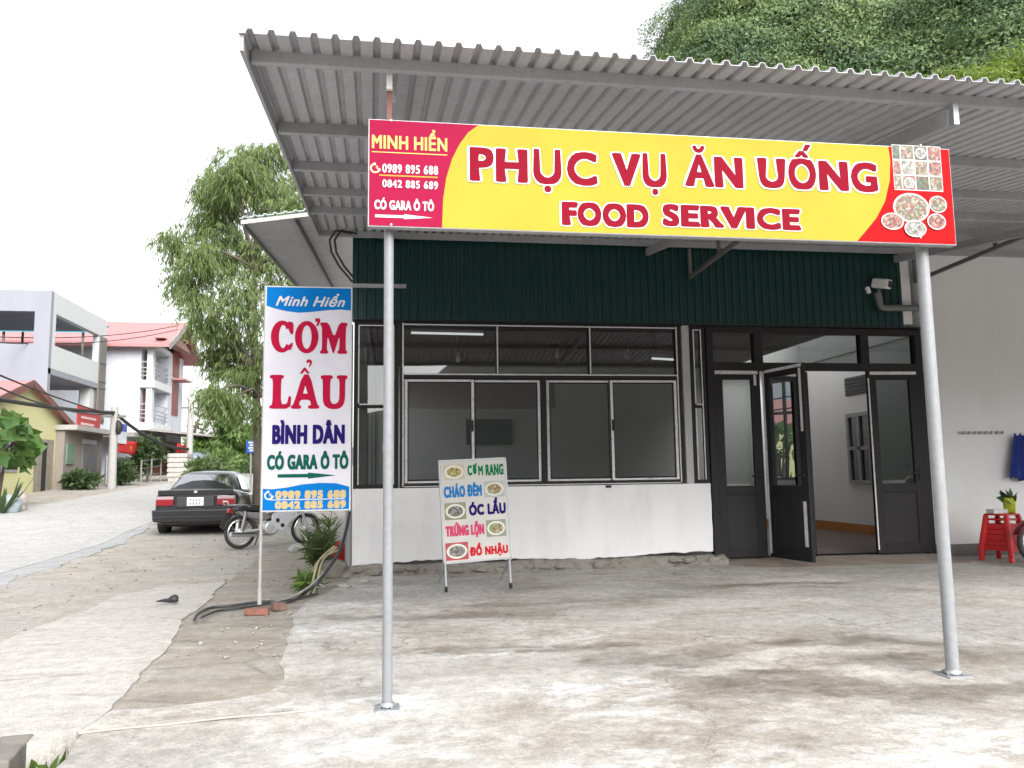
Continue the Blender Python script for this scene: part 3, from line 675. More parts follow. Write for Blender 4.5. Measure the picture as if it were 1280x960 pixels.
def door_leaf(hx, hy, ang, w, tapes, handle_x):
    """leaf hinged at (hx, hy); local u along its width"""
    ca, sa = math.cos(ang), math.sin(ang)
    T = lambda u, v, z: (hx+u*ca-v*sa, hy+u*sa+v*ca, z)
    def bx(mb, u0, u1, v0, v1, z0, z1):
        c = [T(u, v, z) for z in (z0, z1) for v in (v0, v1) for u in (u0, u1)]
        mb.add(c, [(0,2,3,1),(4,5,7,6),(0,1,5,4),(2,6,7,3),(0,4,6,2),(1,3,7,5)])
    z0, z1, zm = .07, DT-.055, .93; st = .125
    mb = MB(); bx(mb, 0, st, 0, .05, z0, z1); bx(mb, w-st, w, 0, .05, z0, z1)
    bx(mb, st, w-st, .001, .049, z0, z0+.13); bx(mb, st, w-st, .001, .049, z1-.12, z1); bx(mb, st, w-st, .001, .049, zm-.06, zm+.06)
    d = mb.build('door', frame_dark, bld, bev=.005)
    mb = MB(); bx(mb, st-.005, w-st+.005, .014, .036, z0+.125, zm-.055); mb.build('lower_panel', panel_dark, d)
    MB().add([T(st, .025, zm+.06), T(w-st, .025, zm+.06), T(w-st, .025, z1-.12), T(st, .025, z1-.12)], [(0, 1, 2, 3)]).build('pane', glass_door, d)
    if tapes:
        mb = MB()
        for u0, u1, a, b in tapes(w, z0, z1): bx(mb, u0, u1, -.006, -.001, a, b)
        mb.build('tape_strip', frame_tape, d)
    if handle_x is not None:
        u = handle_x(w); sgn = -1 if u > w/2 else 1
        mb = MB(); mb.bar(T(u, -.03, 1.12), T(u+.13*sgn, -.035, 1.12), .022, .022); mb.bar(T(u, .0, 1.12), T(u, -.04, 1.12), .03, .03); bx(mb, u-.02, u+.02, -.012, -.001, 1.02, 1.2); mb.build('handle', frame_dark, d, bev=.003)
    return d
la = fx(957, 580)
door_leaf(XD0+.095, YF+.035, 0, la-XD0-.10, lambda w, a, b: [(.02, w-.03, b-.05, b-.005), (w-.09, w-.055, b-.2, b-.06)], lambda w: w-.06)
# the second leaf stands ajar towards the yard
hx = la+.02; wl_ = .80; best = None
for k in range(5, 85):
    a_ = -math.radians(k); p = Vector((hx+wl_*math.cos(a_), YF+.03+wl_*math.sin(a_), 1.2)) - O
    px = 640+FPX*p.dot(cR)/p.dot(cF)
    if best is None or abs(px-1010) < best[0]: best = (abs(px-1010), a_)
print('door angle', math.degrees(best[1]))
door_leaf(hx, YF+.03, best[1], wl_, lambda w, a, b: [(.005, .045, a+.05, b-.02), (.06, w-.02, b-.045, b-.008), (w-.075, w-.035, b-.85, b-.06), (w-.11, w-.055, a+.18, .80)], lambda w: w-.055)
door_leaf(fx(1092, 580), YF+.02, R_(-3), XD1-.11-fx(1092, 580), lambda w, a, b: [(.04, w-.02, b-.05, b-.008), (.003, .022, a+.05, b-.1)], lambda w: w-.055)
# folded leaf just inside the opening
door_leaf(fx(1012, 580)+.12, YF+.14, R_(83), .72, None, None)
# ---- the room
mb = MB(); mb.box(BX0+.17, RX1, YF+.16, RY1, -.02, .05); mb.build('room_floor', M('brown_tile_floor', (.17, .12, .10), .35, 0, .15, 2), bld)
mb = MB(); mb.box(BX0+.161, BX0+.18, YF+.16, RY1, .05, 1.0); mb.box(BX0+.18, RX1, RY1, RY1+.1, .05, 3.3); mb.box(RX1, RX1+.12, YF+.17, RY1, .05, 3.3); mb.box(XD1+.002, RX1, YF+.161, YF+.24, .05, 3.3)
mb.build('room_wall', wall_room, bld)
mb = MB(); mb.box(BX0+.18, ADDED_SKY[0]-.06, YF+.15, RY1, 3.32, 3.4); mb.box(ADDED_SKY[0]-.06, RX1, YF+.15, ADDED_SKY[2]-.06, 3.32, 3.4); mb.box(ADDED_SKY[0]-.06, RX1, ADDED_SKY[3]+.06, RY1, 3.32, 3.4); mb.build('ceiling', M('brown_ceiling', (.10, .06, .05), .6, 0, .25, 2, stretch=(.2, 3, 1)), bld)
mb = MB(); mb.box(RX1-.02, RX1-.001, YF+.25, RY1, .051, .21); mb.box(BX0+.19, RX1-.02, RY1-.02, RY1-.001, .051, .21); mb.build('skirting', M('orange_skirting', (.42, .17, .04), .4, 0, .15, 8), bld)
w0, w1 = onX(1062, 560, RX1), onX(1092, 560, RX1); 
iy0, iy1 = sorted((w0.y, w1.y)); iz0, iz1 = onX(1072, 605, RX1).z, onX(1072, 516, RX1).z
mb = MB(); 
for (a, b, c, d) in ((iy0, iy0+.07, iz0, iz1), (iy1-.07, iy1, iz0, iz1), (iy0+.07, iy1-.07, iz0, iz0+.07), (iy0+.07, iy1-.07, iz1-.07, iz1), ((iy0+iy1)/2-.04, (iy0+iy1)/2+.04, iz0+.07, iz1-.07), (iy0+.07, iy1-.07, (iz0+iz1)/2-.03, (iz0+iz1)/2+.03)):
    mb.box(RX1-.05, RX1+.01, a, b, c, d)
iw = mb.build('inner_window', M('grey_frame', (.28, .28, .29), .5), bld)
MB().box(RX1-.012, RX1-.003, iy0+.06, iy1-.06, iz0+.06, iz1-.06).build('pane', M('dark_pane', (.025, .027, .03), .1), iw)
vz0, vz1 = onX(1072, 493, RX1).z, onX(1072, 470, RX1).z
mb = MB(); mb.box(RX1-.02, RX1-.002, iy0, iy1, vz0, vz1)
for k in range(5): mb.box(RX1-.035, RX1-.02, iy0, iy1, vz0+(vz1-vz0)*(k+.3)/5, vz0+(vz1-vz0)*(k+.5)/5)
mb.build('vent', M('vent_dark', (.05, .05, .052), .5), bld)

tube_lit, n_, l_, b_s = nodes('lit_tube'); b_s.inputs['Emission Color'].default_value = (.95, 1, 1, 1); b_s.inputs['Emission Strength'].default_value = .55
# things inside, seen through the glass
def in_room(px, py, Y): return onY(px, py, Y)
a, b_ = in_room(583, 556, RY1-.08), in_room(640, 524, RY1-.08)
tv = thing('television', 'flat black television on the back wall seen through the wide window', 'television', (a.x, RY1-.07, a.z))
MB().box(a.x, b_.x, RY1-.09, RY1-.04, a.z, b_.z).build('casing', black_m, tv, bev=.01)
MB().box(a.x+.03, b_.x-.03, RY1-.094, RY1-.0905, a.z+.03, b_.z-.03).build('screen', M('tv_screen', (.012, .03, .035), .12), tv)
for (xa_, xb_, py, Y, lab) in ((514, 604, 416, 10.9, 'white fluorescent tube batten hanging below the ceiling behind the left fixed pane'), (815, 850, 448, 11.2, 'white fluorescent tube batten hanging behind the right fixed pane')):
    a, b_ = in_room(xa_, py, Y), in_room(xb_, py+2, Y)
    t = thing('tube_light', lab, 'light', a, 0, 'tube lights in the dining room')
    MB().bar(a+Vector((0, 0, .035)), b_+Vector((0, 0, .035)), .05, .045).build('batten', white_m, t)
    MB().tube([a, b_], .016, 8).build('tube', tube_lit, t)
    for q_ in (.1, .9): c = a.lerp(b_, q_); MB().tube([c+Vector((0, 0, .05)), (c.x, c.y, 3.33)], .006, 5).build('hanger', black_m, t)
for px, py, Y, where in ((573, 448, 12.2, 'left'), (697, 443, 12.8, 'middle'), (784, 444, 12.6, 'right')):
    c = in_room(px, py, Y)
    t = thing('pendant_lamp', 'small unlit white bulb hanging behind the %s fixed pane' % where, 'lamp', c, 0, 'pendant bulbs in the dining room')
    MB().lathe([(.0, -.07), (.035, -.055), (.045, -.02), (.03, .03), (.02, .05), (.02, .09)], c, 12).build('bulb', white_m, t)
    MB().tube([c+Vector((0, 0, .09)), (c.x, c.y, 3.33)], .005, 5).build('cord', black_m, t)
def dining_table(x, y, rz, label):
    t = thing('dining_table', label, 'table', (x, y, .05), rz, 'dining tables')
    MB().box(-.6, .6, -.35, .35, .70, .74).build('table_top', M('dark_table', (.09, .06, .045), .35), t, False, bev=.008)
    for i in (-1, 1):
        for j in (-1, 1): MB().box(i*.54-.025, i*.54+.025, j*.3-.025, j*.3+.025, 0, .70).build('leg', frame_dark, t, False)
dining_table(.75, 11.3, 0, 'dark dining table just inside the window behind the left sashes')
dining_table(3.0, 11.3, 0, 'dark dining table just inside the window behind the right sashes')
dining_table(4.9, 13.4, R_(90), 'dark dining table deep in the room behind the closed door leaf')
# red plastic chair in the narrow left window
c = in_room(468, 590, 10.6)
t = thing('plastic_chair', 'red plastic chair behind the narrow left window pane', 'chair', (c.x, 10.65, .05), R_(8))
mb = MB(); frame_rect(mb, -.2, .2, .45, .98, .055, .19, .22); mb.box(-.145, .145, .195, .215, .62, .66); mb.box(-.145, .145, .195, .215, .78, .82); mb.build('backrest', red_plastic, t, False, bev=.008)
MB().box(-.21, .21, -.21, .22, .42, .45).build('seat', red_plastic, t, False, bev=.01)
for i in (-1, 1):
    for j in (-1, 1): MB().tube([(i*.18, j*.18, .42), (i*.21, j*.21, 0)], .02, 8).build('leg', red_plastic, t, False)
c = in_room(534, 578, 11.2)
solo(MB().lathe([(0, 0), (.05, 0), (.055, .03), (.05, .16), (.03, .19), (.032, .22), (0, .225)], (0, 0, 0), 14), 'jar', white_m, 'small white jar standing on the table behind the left sashes', 'jar').location = (c.x, 11.25, .791)
MB_ = None

# ================================================================ GARAGE WALL at the right
gw = thing('garage_building', 'plain grey-white rendered wall of the garage right of the doors', 'building', (7.3, YF, 0))
MB().box(XD1+.002, 15, YF+.0, YF+.16, .16, 4.16).build('wall', wall_garage, gw)
MB().box(XD1+.0, 15, YF-.02, YF+.18, -.1, .165).build('plinth', stained('dark_plinth', (.16, .155, .15), (.26, .25, .23), .6, .9, 3, .4), gw)
MB().box(9.42, 15, YF+.1, 17.2, 4.18, 4.26).build('roof_slab', cement, gw)
# coat hook rail
a, b_ = onY(1198, 541, YF-.02), onY(1255, 540, YF-.02)
t = thing('hook_rail', 'narrow steel coat hook rail screwed to the grey wall', 'hook rail', a)
MB().box(a.x, b_.x-.18, YF-.018, YF-.003, a.z-.02, a.z+.02).box(b_.x-.13, b_.x, YF-.018, YF-.003, a.z-.02, a.z+.02).build('rail', galv, t)
for k in range(8):
    x = a.x+.05+(b_.x-a.x-.1)*k/7
    MB().tube([(x, YF-.015, a.z), (x, YF-.05, a.z-.015), (x, YF-.06, a.z+.02)], .007, 6).build('hook', dark_steel, t)
# blue cloth
top = onY(1266, 541, YF-.05); 
mb = MB(); n, m_ = 22, 14; vs = []
for j in range(m_+1):
    z = top.z+.0-(top.z-1.02)*j/m_
    for i in range(n+1):
        wd = .12+.55*min(1, j/m_*1.1+.12)
        x = top.x+.05+(i/n-.25)*wd*1.15
        vs.append((x, YF-.06-.03*math.sin(i*1.7+j*.15)*(.4+j/m_)-.02, z+(-.05*abs(math.sin(i*.35)) if j == 0 else 0)+(.03*math.sin(i*.9) if j == m_ else 0)))
mb.add(vs, [(j*(n+1)+i, j*(n+1)+i+1, (j+1)*(n+1)+i+1, (j+1)*(n+1)+i) for j in range(m_) for i in range(n)], True)
solo(mb, 'hanging_cloth', M('blue_cloth', (.012, .028, .20), .85, 0, .25, 9, .3, 200), 'dark blue cloth hanging from a wall hook at the right edge', 'cloth', loc=top, solid=.008)
# ---- stools
def stool(t, h=.46, s=.19, top=.145):
    mb = MB(); mb.box(-top, top, -top, top, h-.022, h); mb.build('seat', red_plastic, t, False, bev=.012)
    for i in (-1, 1):
        for j in (-1, 1):
            mb = MB(); a = Vector((i*(top-.02), j*(top-.02), h-.02)); b = Vector((i*s, j*s, 0)); mb.bar(a, b, .05, .05, (0, 1, 0)); mb.build('leg', red_plastic, t, False, bev=.008)
    for q in (.16, .30):
        e = s+(top-s)*q/h-.012
        mb = MB()
        for k in (-1, 1): mb.box(-e, e, k*e-.008, k*e+.008, q-.03, q+.03); mb.box(k*e-.008, k*e+.008, -e, e, q-.028, q+.028)
        mb.build('rung', red_plastic, t, False)
sp = onZ(1256, 703); sp.y = min(sp.y, YF-.42)
sx_ = onY(1256, 690, sp.y).x
for k, lab in enumerate(('red plastic stool standing on the floor, lowest of the stack by the wall', 'red plastic stool stacked on another one, second from the floor by the wall', 'red plastic stool topmost of the stack under the white box')):
    t = thing('plastic_stool', lab, 'stool', (sx_, sp.y, .022+.062*k), R_(20), 'red stools stacked by the garage wall')
    stool(t)
zt = .022+.124+.46
solo(MB().box(-.10, .10, -.07, .07, 0, .055), 'white_box', white_m, 'flat white box lying on top of the red stool stack', 'box', bev=.008).location = (sx_-.06, sp.y, zt+.001)
t = thing('yellow_pot', 'lime yellow pot with a leafy green cutting on the red stools', 'pot', (sx_+.11, sp.y-.01, zt+.001))
MB().lathe([(0, 0), (.055, 0), (.065, .02), (.075, .19), (.07, .2), (.065, .19), (.05, .03), (0, .03)], (0, 0, 0), 18).build('pot', M('lime_plastic', (.55, .62, .03), .4), t, False)
pp = np.array([(sx_+.11, sp.y-.01, zt+.17)]*14); dd = rng.normal(size=(14, 3))*.5+np.array([-.3, -.2, .5])
leaf_mesh('leaf', M('soft_leaf', (.05, .12, .05), .5), pp, dd, .16, .11, t)
# ---- lamp on a bent pipe
a = onY(1163, 385, YF-.12); c1 = onY(1100, 385, YF-.12); c2 = onY(1097, 366, YF-.12); h_ = onY(1101, 356, YF-.14)
t = thing('security_camera', 'white security camera on a bent grey pipe against the green cladding', 'camera', a)
MB().tube([a, c1+Vector((.06, 0, 0)), c1+Vector((.015, 0, .015)), c1+Vector((0, 0, .06)), c2], .045, 10).build('pipe', M('grey_pipe', (.16, .16, .16), .5), t)
MB().bar(h_+Vector((-.05, .08, .04)), h_+Vector((.05, -.12, -.02)), .13, .13).build('housing', white_m, t, bev=.02)
MB().bar(h_+Vector((.052, -.124, -.021)), h_+Vector((.06, -.135, -.024)), .09, .09).build('lens', black_m, t, bev=.01)
MB().bar(h_+Vector((-.01, .02, -.05)), c2, .03, .03).build('bracket', dark_steel, t)
MB().bar(h_+Vector((-.17, .06, -.02)), h_+Vector((-.14, .06, -.11)), .05, .05).build('junction_box', white_m, t, bev=.01)

# ================================================================ CANOPY
YC0 = 3.93
cl = onY(298, 45, YC0); crr = onY(397, 290, YF-.02)
cr_ = onY(1280, 105, YC0)
zf, zb = cl.z+.01, crr.z
print('canopy', cl, crr, cr_)
XR = 15.0
can = thing('metal_canopy', 'wide grey corrugated metal canopy on two steel posts in front of the eatery', 'canopy', (0, 4.25, 0))
def cz(y): return zf+(zb-zf)*(y-YC0)/(YF-.02-YC0)
def cx0(y): return cl.x+(crr.x-cl.x)*(y-YC0)/(YF-.02-YC0)
# sheet: ribs run from front to back
pit, dep = .105, .026
prof = corrug(0, XR-cl.x, pit, dep, .34); n = len(prof); vs = []
rows = [YC0, 5.4, 7.0, 8.5, YF-.03]
for y in rows:
    for x, d in prof: vs.append((cx0(y)+x*(XR-cx0(y))/(XR-cl.x), y, cz(y)+d+.012))
mb = MB().add(vs, [(j*n+k, j*n+k+1, (j+1)*n+k+1, (j+1)*n+k) for j in range(len(rows)-1) for k in range(n-1)])
mb.build('roof_sheet', sheet_under, can, solid=.004, fixn=False)
# purlins along the front
py_ = [YC0+.24]
for px, py in ((338, 143), (362, 195), (378, 232), (390, 260)):
    x = cx0(6.5); p = onX(px, py, x); py_.append(p.y)
py_.append(YF-.12)
py_ = sorted(py_)
print('purlins', py_)
for k, y in enumerate(py_):
    zc = cz(y)
    MB().box(cx0(y)+.03, XR, y-.02, y+.02, zc-(.058 if k == 0 else .07), zc+.009).build('purlin', purlin_m, can, bev=.004)
MB().bar((cx0(YC0)+.012, YC0+.02, cz(YC0)-.03), (cx0(YF)+.012, YF-.05, cz(YF-.05)-.03), .02, .085).build('edge_trim', purlin_m, can)
# rafters and triangular brackets
for x in (.0, 3.34, 6.9):
    ya = 4.30 if x < 1 else 4.16
    MB().bar((x, ya, cz(ya)-.135), (x, YF-.05, cz(YF-.05)-.135), .05, .095).build('rafter', purlin_m, can)
def bracket(px, py, x_len, far_z):
    p = onY(px, py, YF-.06); x = p.x; ya = YF-.06; yb = ya-x_len
    zb_ = p.z+far_z
    mb = MB(); mb.bar((x, ya, p.z), (x, yb, zb_), .04, .045); mb.bar((x, ya-.021, p.z), (x, ya-.021, cz(ya)-.09), .04, .04)
    for q in (.42,): y = ya+(yb-ya)*q; mb.bar((x, y, p.z+(zb_-p.z)*q), (x, y, cz(y)-.09), .035, .035)
    mb.build('bracket', dark_steel, can)
bracket(862, 347, 2.3, .08)
bracket(1143, 352, 3.6, .10)
# posts
pl = onZ(484, 890); pr_ = onY(1192, 838, 4.27)
for x, y, r in ((pl.x, 4.245, .026), (3.16, 4.27, .036)):
    zt_ = cz(4.25)-.18
    mb = MB(); mb.tube([(x, y, .0), (x, y, 3.05 if r > .03 else 2.62)], r, 20)
    if r < .03: mb.tube([(x, y, 1.30), (x, y, 1.34)], r+.003, 20)
    p = mb.build('post', galv_post if r > .03 else stained('grey_painted_post', (.21, .22, .235), (.15, .14, .135), .5, .5, 3, .05), can)
    mb = MB(); mb.box(x-r-.035, x+r+.035, y-r-.035, y+r+.035, .0, .016).lathe([(r+.010, .0), (r+.010, .012), (r+.003, .014), (r+.002, .02)], (x, y, .022), 16)
    for k in range(4): mb.tube([(x+(r+.02)*math.cos(k*1.57+.5), y+(r+.02)*math.sin(k*1.57+.5), .02), (x+(r+.02)*math.cos(k*1.57+.5), y+(r+.02)*math.sin(k*1.57+.5), .028)], .006, 6)
    mb.build('base_flange', galv, p)
x = pl.x
MB().box(x-.013, x+.013, 4.232, 4.258, 2.62, cz(4.24)-.06).build('post_extension', rust_m, can)
MB().box(x-.016, x+.016, 4.205, 4.231, onY(489, 111, 4.205).z, cz(4.2)-.05).build('hanger_plate', white_m, can)
MB().box(3.325, 3.36, 4.12, 4.158, cz(4.14)-.19, cz(4.14)-.06).build('end_plate', galv, can)

# side awning on the left wall
N_ = onY(304, 279, 9.85); Fp = onX(375, 357, N_.x+.05)
print('awning', N_, Fp)
aw = thing('side_awning', 'small corrugated side awning left of the eatery below the main canopy', 'awning', (BX0, YF, 3.5))
zi = N_.z+.22; sl_ = (Fp.z-N_.z)/(Fp.y-N_.y)
Fp = Fp + Vector((0, 2.2, (Fp.z-N_.z)/(Fp.y-N_.y)*2.2)); vs = []; ys_ = list(np.arange(9.85, Fp.y+.01, .042)); 
for k, y in enumerate(ys_):
    d = .018 if (k // 2) % 2 else 0
    vs += [(N_.x, y, N_.z+d+(y-9.85)*sl_), (BX0, y, zi+d+(y-9.85)*sl_)]
MB().add(vs, [(2*k, 2*k+1, 2*k+3, 2*k+2) for k in range(len(ys_)-1)]).build('roof_sheet', sheet_under, aw, solid=.003, fixn=False)
pr2 = corrug(0, BX0+.4-N_.x, .12, .03, .3)
mb = MB(); vs = []
for yy, dz in ((9.80, .05), (9.88, .06)):
    for x, d in pr2: vs.append((N_.x-.04+x, yy, N_.z+dz+(zi-N_.z)*(x/(BX0-N_.x))+d*.6))
n = len(pr2); mb.add(vs, [(k, k+1, n+k+1, n+k) for k in range(n-1)]); mb.build('end_flashing', M('pale_green_sheet', (.42, .52, .48), .5, .2, .1, 5), aw, solid=.01)
MB().bar((N_.x-.02, 9.83, N_.z-.0), (BX0, 9.83, zi+.0), .03, .05).build('front_bar', stained('rusty_bar', (.40, .36, .33), (.24, .12, .07), .6, .6, 4, .05), aw)
MB().bar((N_.x, 9.83, N_.z-.02), (N_.x, Fp.y, N_.z-.02+(Fp.y-9.85)*sl_), .03, .04).build('edge_bar', dark_steel, aw)
MB().bar((N_.x+.62, 9.83, N_.z+.08), (N_.x+.62, Fp.y, N_.z+.06+(Fp.y-9.85)*sl_), .03, .04).build('support_bar', black_rub, aw)
mb = MB()
for dx in (0, .06):
    mb.tube([onY(*p, 9.7) + Vector((dx, 0, 0)) for p in ((440, 292), (420, 288), (412, 300), (414, 315), (424, 333), (440, 352))], .014, 8)
solo(mb, 'black_cable', black_rub, 'pair of black cables looping under the canopy beside the green cladding', 'cable', loc=onY(414, 315, 9.7))

# ================================================================ MAIN SIGN on the posts
YS = 4.16
a, b_ = onY(459.5, 283, YS), onY(1186, 180, YS)
sx0, sx1, sz0, sz1 = a.x, b_.x, a.z, onY(460, 148, YS).z
sign = thing('shop_sign', 'long red and yellow food service sign fixed across the two canopy posts', 'sign', (sx0, YS+.03, sz0))
MB().box(sx0, sx1, YS, YS+.05, sz0, sz1).build('panel', galv, sign, bev=.004)
SF = lambda u, v, d: (u, YS-d, v)
def SP(x, y): p = onY(x, y, YS); return (p.x, p.z)
def SRect(x0, y0, x1, y1): a = SP(x0, y0); b = SP(x1, y1); return (a[0], b[1], b[0], a[1])
# left end, red with a reflection's pink in its colour, and the yellow field with its two curves
e = .006
arcL = [SP(*p) for p in ((598, 154), (585, 166), (574, 181), (565, 199), (558, 222), (554, 248), (552.5, 287))]
arcR = [SP(*p) for p in ((1109.5, 177), (1112.5, 200), (1112, 225), (1106, 252), (1095, 273), (1082, 289), (1071, 299))]
arcL[0] = (arcL[0][0], sz1-e); arcL[-1] = (arcL[-1][0], sz0+e); arcR[0] = (arcR[0][0], sz1-e); arcR[-1] = (arcR[-1][0], sz0+e)
flat(sign, [[(sx0+e, sz0+e)] + arcL[::-1] + [(sx0+e, sz1-e)]], SF, reflect_red_s, 'film', .002)
flat(sign, [[(sx1-e, sz0+e), (sx1-e, sz1-e)] + arcR], SF, red_s, 'film', .002)
flat(sign, [arcL + arcR[::-1]], SF, yellow_s, 'film', .0022)
letters(sign, 'MINH HIỂN', SRect(465, 159, 559, 190), SF, gold_s, .022, d=.004)
p0, p1 = SP(464.5, 189.5), SP(559, 193.5)
flat(sign, [[(p0[0], p0[1]-.004), (p1[0], p0[1]-.004), (p1[0], p0[1]+.001), (p0[0], p0[1]+.001)]], SF, gold_s, 'underline', .004)
letters(sign, '0989 895 688', SRect(478, 205, 547.5, 219), SF, white_s, .028, d=.004, space=1.14)
letters(sign, '0842 885 689', SRect(478, 224.6, 547.5, 237.2), SF, white_s, .028, d=.004, space=1.14)
p0, p1 = SP(474, 219), SP(547, 221.5)
flat(sign, [[(p0[0], p0[1]-.004), (p1[0], p0[1]-.004), (p1[0], p0[1]+.003), (p0[0], p0[1]+.003)]], SF, M('orange_film', (.75, .28, .05), .6, 0, .06, 3, .04, 5, .04), 'underline', .004)
letters(sign, 'CÓ GARA Ô TÔ', SRect(468, 247, 542.5, 264.5), SF, white_s, .032, d=.004, space=1.1)
pc = SP(469, 210.5); phone_icon(sign, pc[0], pc[1], .028, SF, M('peach_film', (.75, .45, .3), .6, 0, .06, 3, .04, 5, .04), .004)
p0, p1 = SP(469, 270), SP(541, 270); arrow(sign, p0[0], p1[0], p0[1], .026, .5, SF, white_s, .004)
for s, r in (('PHỤC', (588.5, 181.6, 746.5, 244.3)), ('VỤ', (766, 189, 834, 245.8)), ('ĂN', (855.6, 181, 927.5, 236)), ('UỐNG', (946, 177, 1096.7, 241.5)), ('FOOD', (703.4, 252, 811, 285.8)), ('SERVICE', (827.4, 255, 999.6, 289))):
    o_ = .034 if len(s) < 5 and s != 'FOOD' else .068
    R4 = SRect(*r); FL = .9
    letters(sign, s, R4, SF, white_s, o_, d=.0045, name='letter_outline', grow=.03 if o_ < .05 else .045, flare=FL, space=1.12)
    letters(sign, s, R4, SF, letter_red, o_, d=.0065, flare=FL, space=1.12)
foods = [foodm('food_photo', [(.14, .03, .015), (.22, .11, .05), (.03, .07, .02), (.30, .26, .20)], 70), foodm('food_photo_red', [(.20, .015, .012), (.28, .06, .035), (.36, .26, .2), (.10, .012, .012)], 80),
         foodm('food_photo_pale', [(.30, .29, .26), (.18, .17, .15), (.07, .06, .04), (.34, .33, .31)], 75), foodm('food_photo_green', [(.02, .08, .025), (.05, .12, .04), (.16, .05, .025), (.015, .025, .015)], 70)]
p0, p1 = SP(1111.5, 178.5), SP(1181.5, 240)
gx0, gz1, gx1, gz0 = p0[0]+.012, p0[1]-.01, p1[0]-.014, p1[1]
flat(sign, [[(gx0, gz0), (gx1, gz0), (gx1, gz1), (gx0, gz1)]], SF, white_s, 'film', .0024)
q = 0
for j in range(3):
    for i in range(4):
        w = (gx1-gx0)/3.6; x1_ = gx1-.004-(3-i)*w; x0_ = max(gx0+.003, x1_-w+.008); h = (gz1-gz0)/3
        flat(sign, [[(x0_, gz0+j*h+.005), (x1_, gz0+j*h+.005), (x1_, gz0+(j+1)*h-.004), (x0_, gz0+(j+1)*h-.004)]], SF, foods[(0, 1, 3, 0, 1, 2, 0, 1, 3, 0, 3, 1)[q]], 'food_picture', .004)
        if (i+2*j) % 5 == 1: flat(sign, [ell((x0_+x1_)/2, gz0+(j+.5)*h, (x1_-x0_)*.42, h*.36, 20)], SF, white_s, 'plate_picture', .0046); flat(sign, [ell((x0_+x1_)/2, gz0+(j+.5)*h, (x1_-x0_)*.36, h*.29, 20)], SF, foods[(q+1) % 3], 'food_picture', .0052)
        q += 1
for k, (px, py, rx, ry) in enumerate(((1138.7, 260, 22.5, 18.5), (1171.7, 255.8, 11, 10.5), (1114.8, 277, 14, 10.5), (1169.6, 277.6, 11.5, 10), (1143, 286.5, 13.5, 10.5))):
    c = SP(px, py); k1 = (SP(px+rx, py)[0]-c[0]); k2 = c[1]-SP(px, py+ry)[1]
    flat(sign, [ell(c[0], c[1], k1, k2)], SF, white_s, 'plate_picture', .004+k*.0016)
    flat(sign, [ell(c[0], c[1], k1*.90, k2*.89)], SF, foods[(0, 0, 1, 1, 2)[k]], 'food_picture', .0048+k*.0016)
    if k == 0:
        flat(sign, [ell(c[0]-.005, c[1]+.008, k1*.5, k2*.5)], SF, foods[0], 'food_picture', .0053)
for px, py in ((489, 151), (489, 281), (1150, 182), (1150, 297)):
    c = SP(px, py); MB().tube([(c[0], YS-.003, c[1]), (c[0], YS-.007, c[1])], .006, 8).build('screw', galv, sign)

# ================================================================ STANDING SIGN at the left
YT = 7.38
a, b_ = onY(326, 640, YT), onY(440.5, 362, YT)
tx0, tx1, tz0, tz1 = a.x, b_.x, a.z, onY(332, 357, YT).z
st = thing('standing_sign', 'tall white and blue vertical food sign on a thin pole at the corner', 'sign', (tx0, YT, 0))
MB().box(tx0, tx1, YT, YT+.04, tz0, tz1).build('panel', white_s, st, bev=.003)
TF = lambda u, v, d: (u, YT-d, v)
def TP(x, y): p = onY(x, y, YT); return (p.x, p.z)
def TRect(x0, y0, x1, y1): a = TP(x0, y0); b = TP(x1, y1); return (a[0], b[1], b[0], a[1])
e = .012
flat(st, [[(tx0+e, tz0+e), (tx1-e, tz0+e), (tx1-e, tz1-e), (tx0+e, tz1-e)]], TF, paper_s, 'film', .002)
flat(st, [[(tx0+e, tz1-e)] + [(max(tx0+e, min(tx1-e, TP(x, y)[0])), TP(x, y)[1]) for x, y in ((320, 382), (345, 386), (358, 389), (373, 391), (390, 390), (408, 388), (425, 387), (450, 388.5))] + [(tx1-e, tz1-e)]], TF, blue_s, 'film', .003)
flat(st, [[(tx0+e, tz0+e)] + [(max(tx0+e, min(tx1-e, TP(x, y)[0])), TP(x, y)[1]) for x, y in ((320, 611), (340, 611.5), (358, 609.5), (378, 605.5), (400, 603.5), (420, 604), (450, 608))] + [(tx1-e, tz0+e)]], TF, blue_s, 'film', .003)
letters(st, 'Minh Hiển', TRect(345, 366, 431.5, 384), TF, white_s, .022, .35, d=.005)
letters(st, 'BÌNH DÂN', TRect(340.6, 525, 431, 554.6), TF, navy_s, .042, d=.005, space=1.1)
letters(st, 'CÓ GARA Ô TÔ', TRect(334, 564, 435.6, 586.3), TF, teal_s, .042, d=.005, space=1.1)
p0, p1 = TP(347, 595), TP(420, 595); arrow(st, p0[0], p1[0], p0[1], .055, .52, TF, teal_s, .005)
for s, r in (('0989 895 688', (344.8, 614, 432, 622)), ('0842 885 689', (344.3, 627, 432, 634.6))):
    letters(st, s, TRect(*r), TF, white_s, .05, d=.0045, name='letter_outline', grow=.04, space=1.16); letters(st, s, TRect(*r), TF, gold_s, .05, d=.006, space=1.16)
pc = TP(336, 619.5); phone_icon(st, pc[0], pc[1], .04, TF, white_s, .005)
p0, p1 = TP(337, 625), TP(431, 625)
flat(st, [[(p0[0], p0[1]-.004), (p1[0], p0[1]-.004), (p1[0], p0[1]+.004), (p0[0], p0[1]+.004)]], TF, white_s, 'underline', .005)
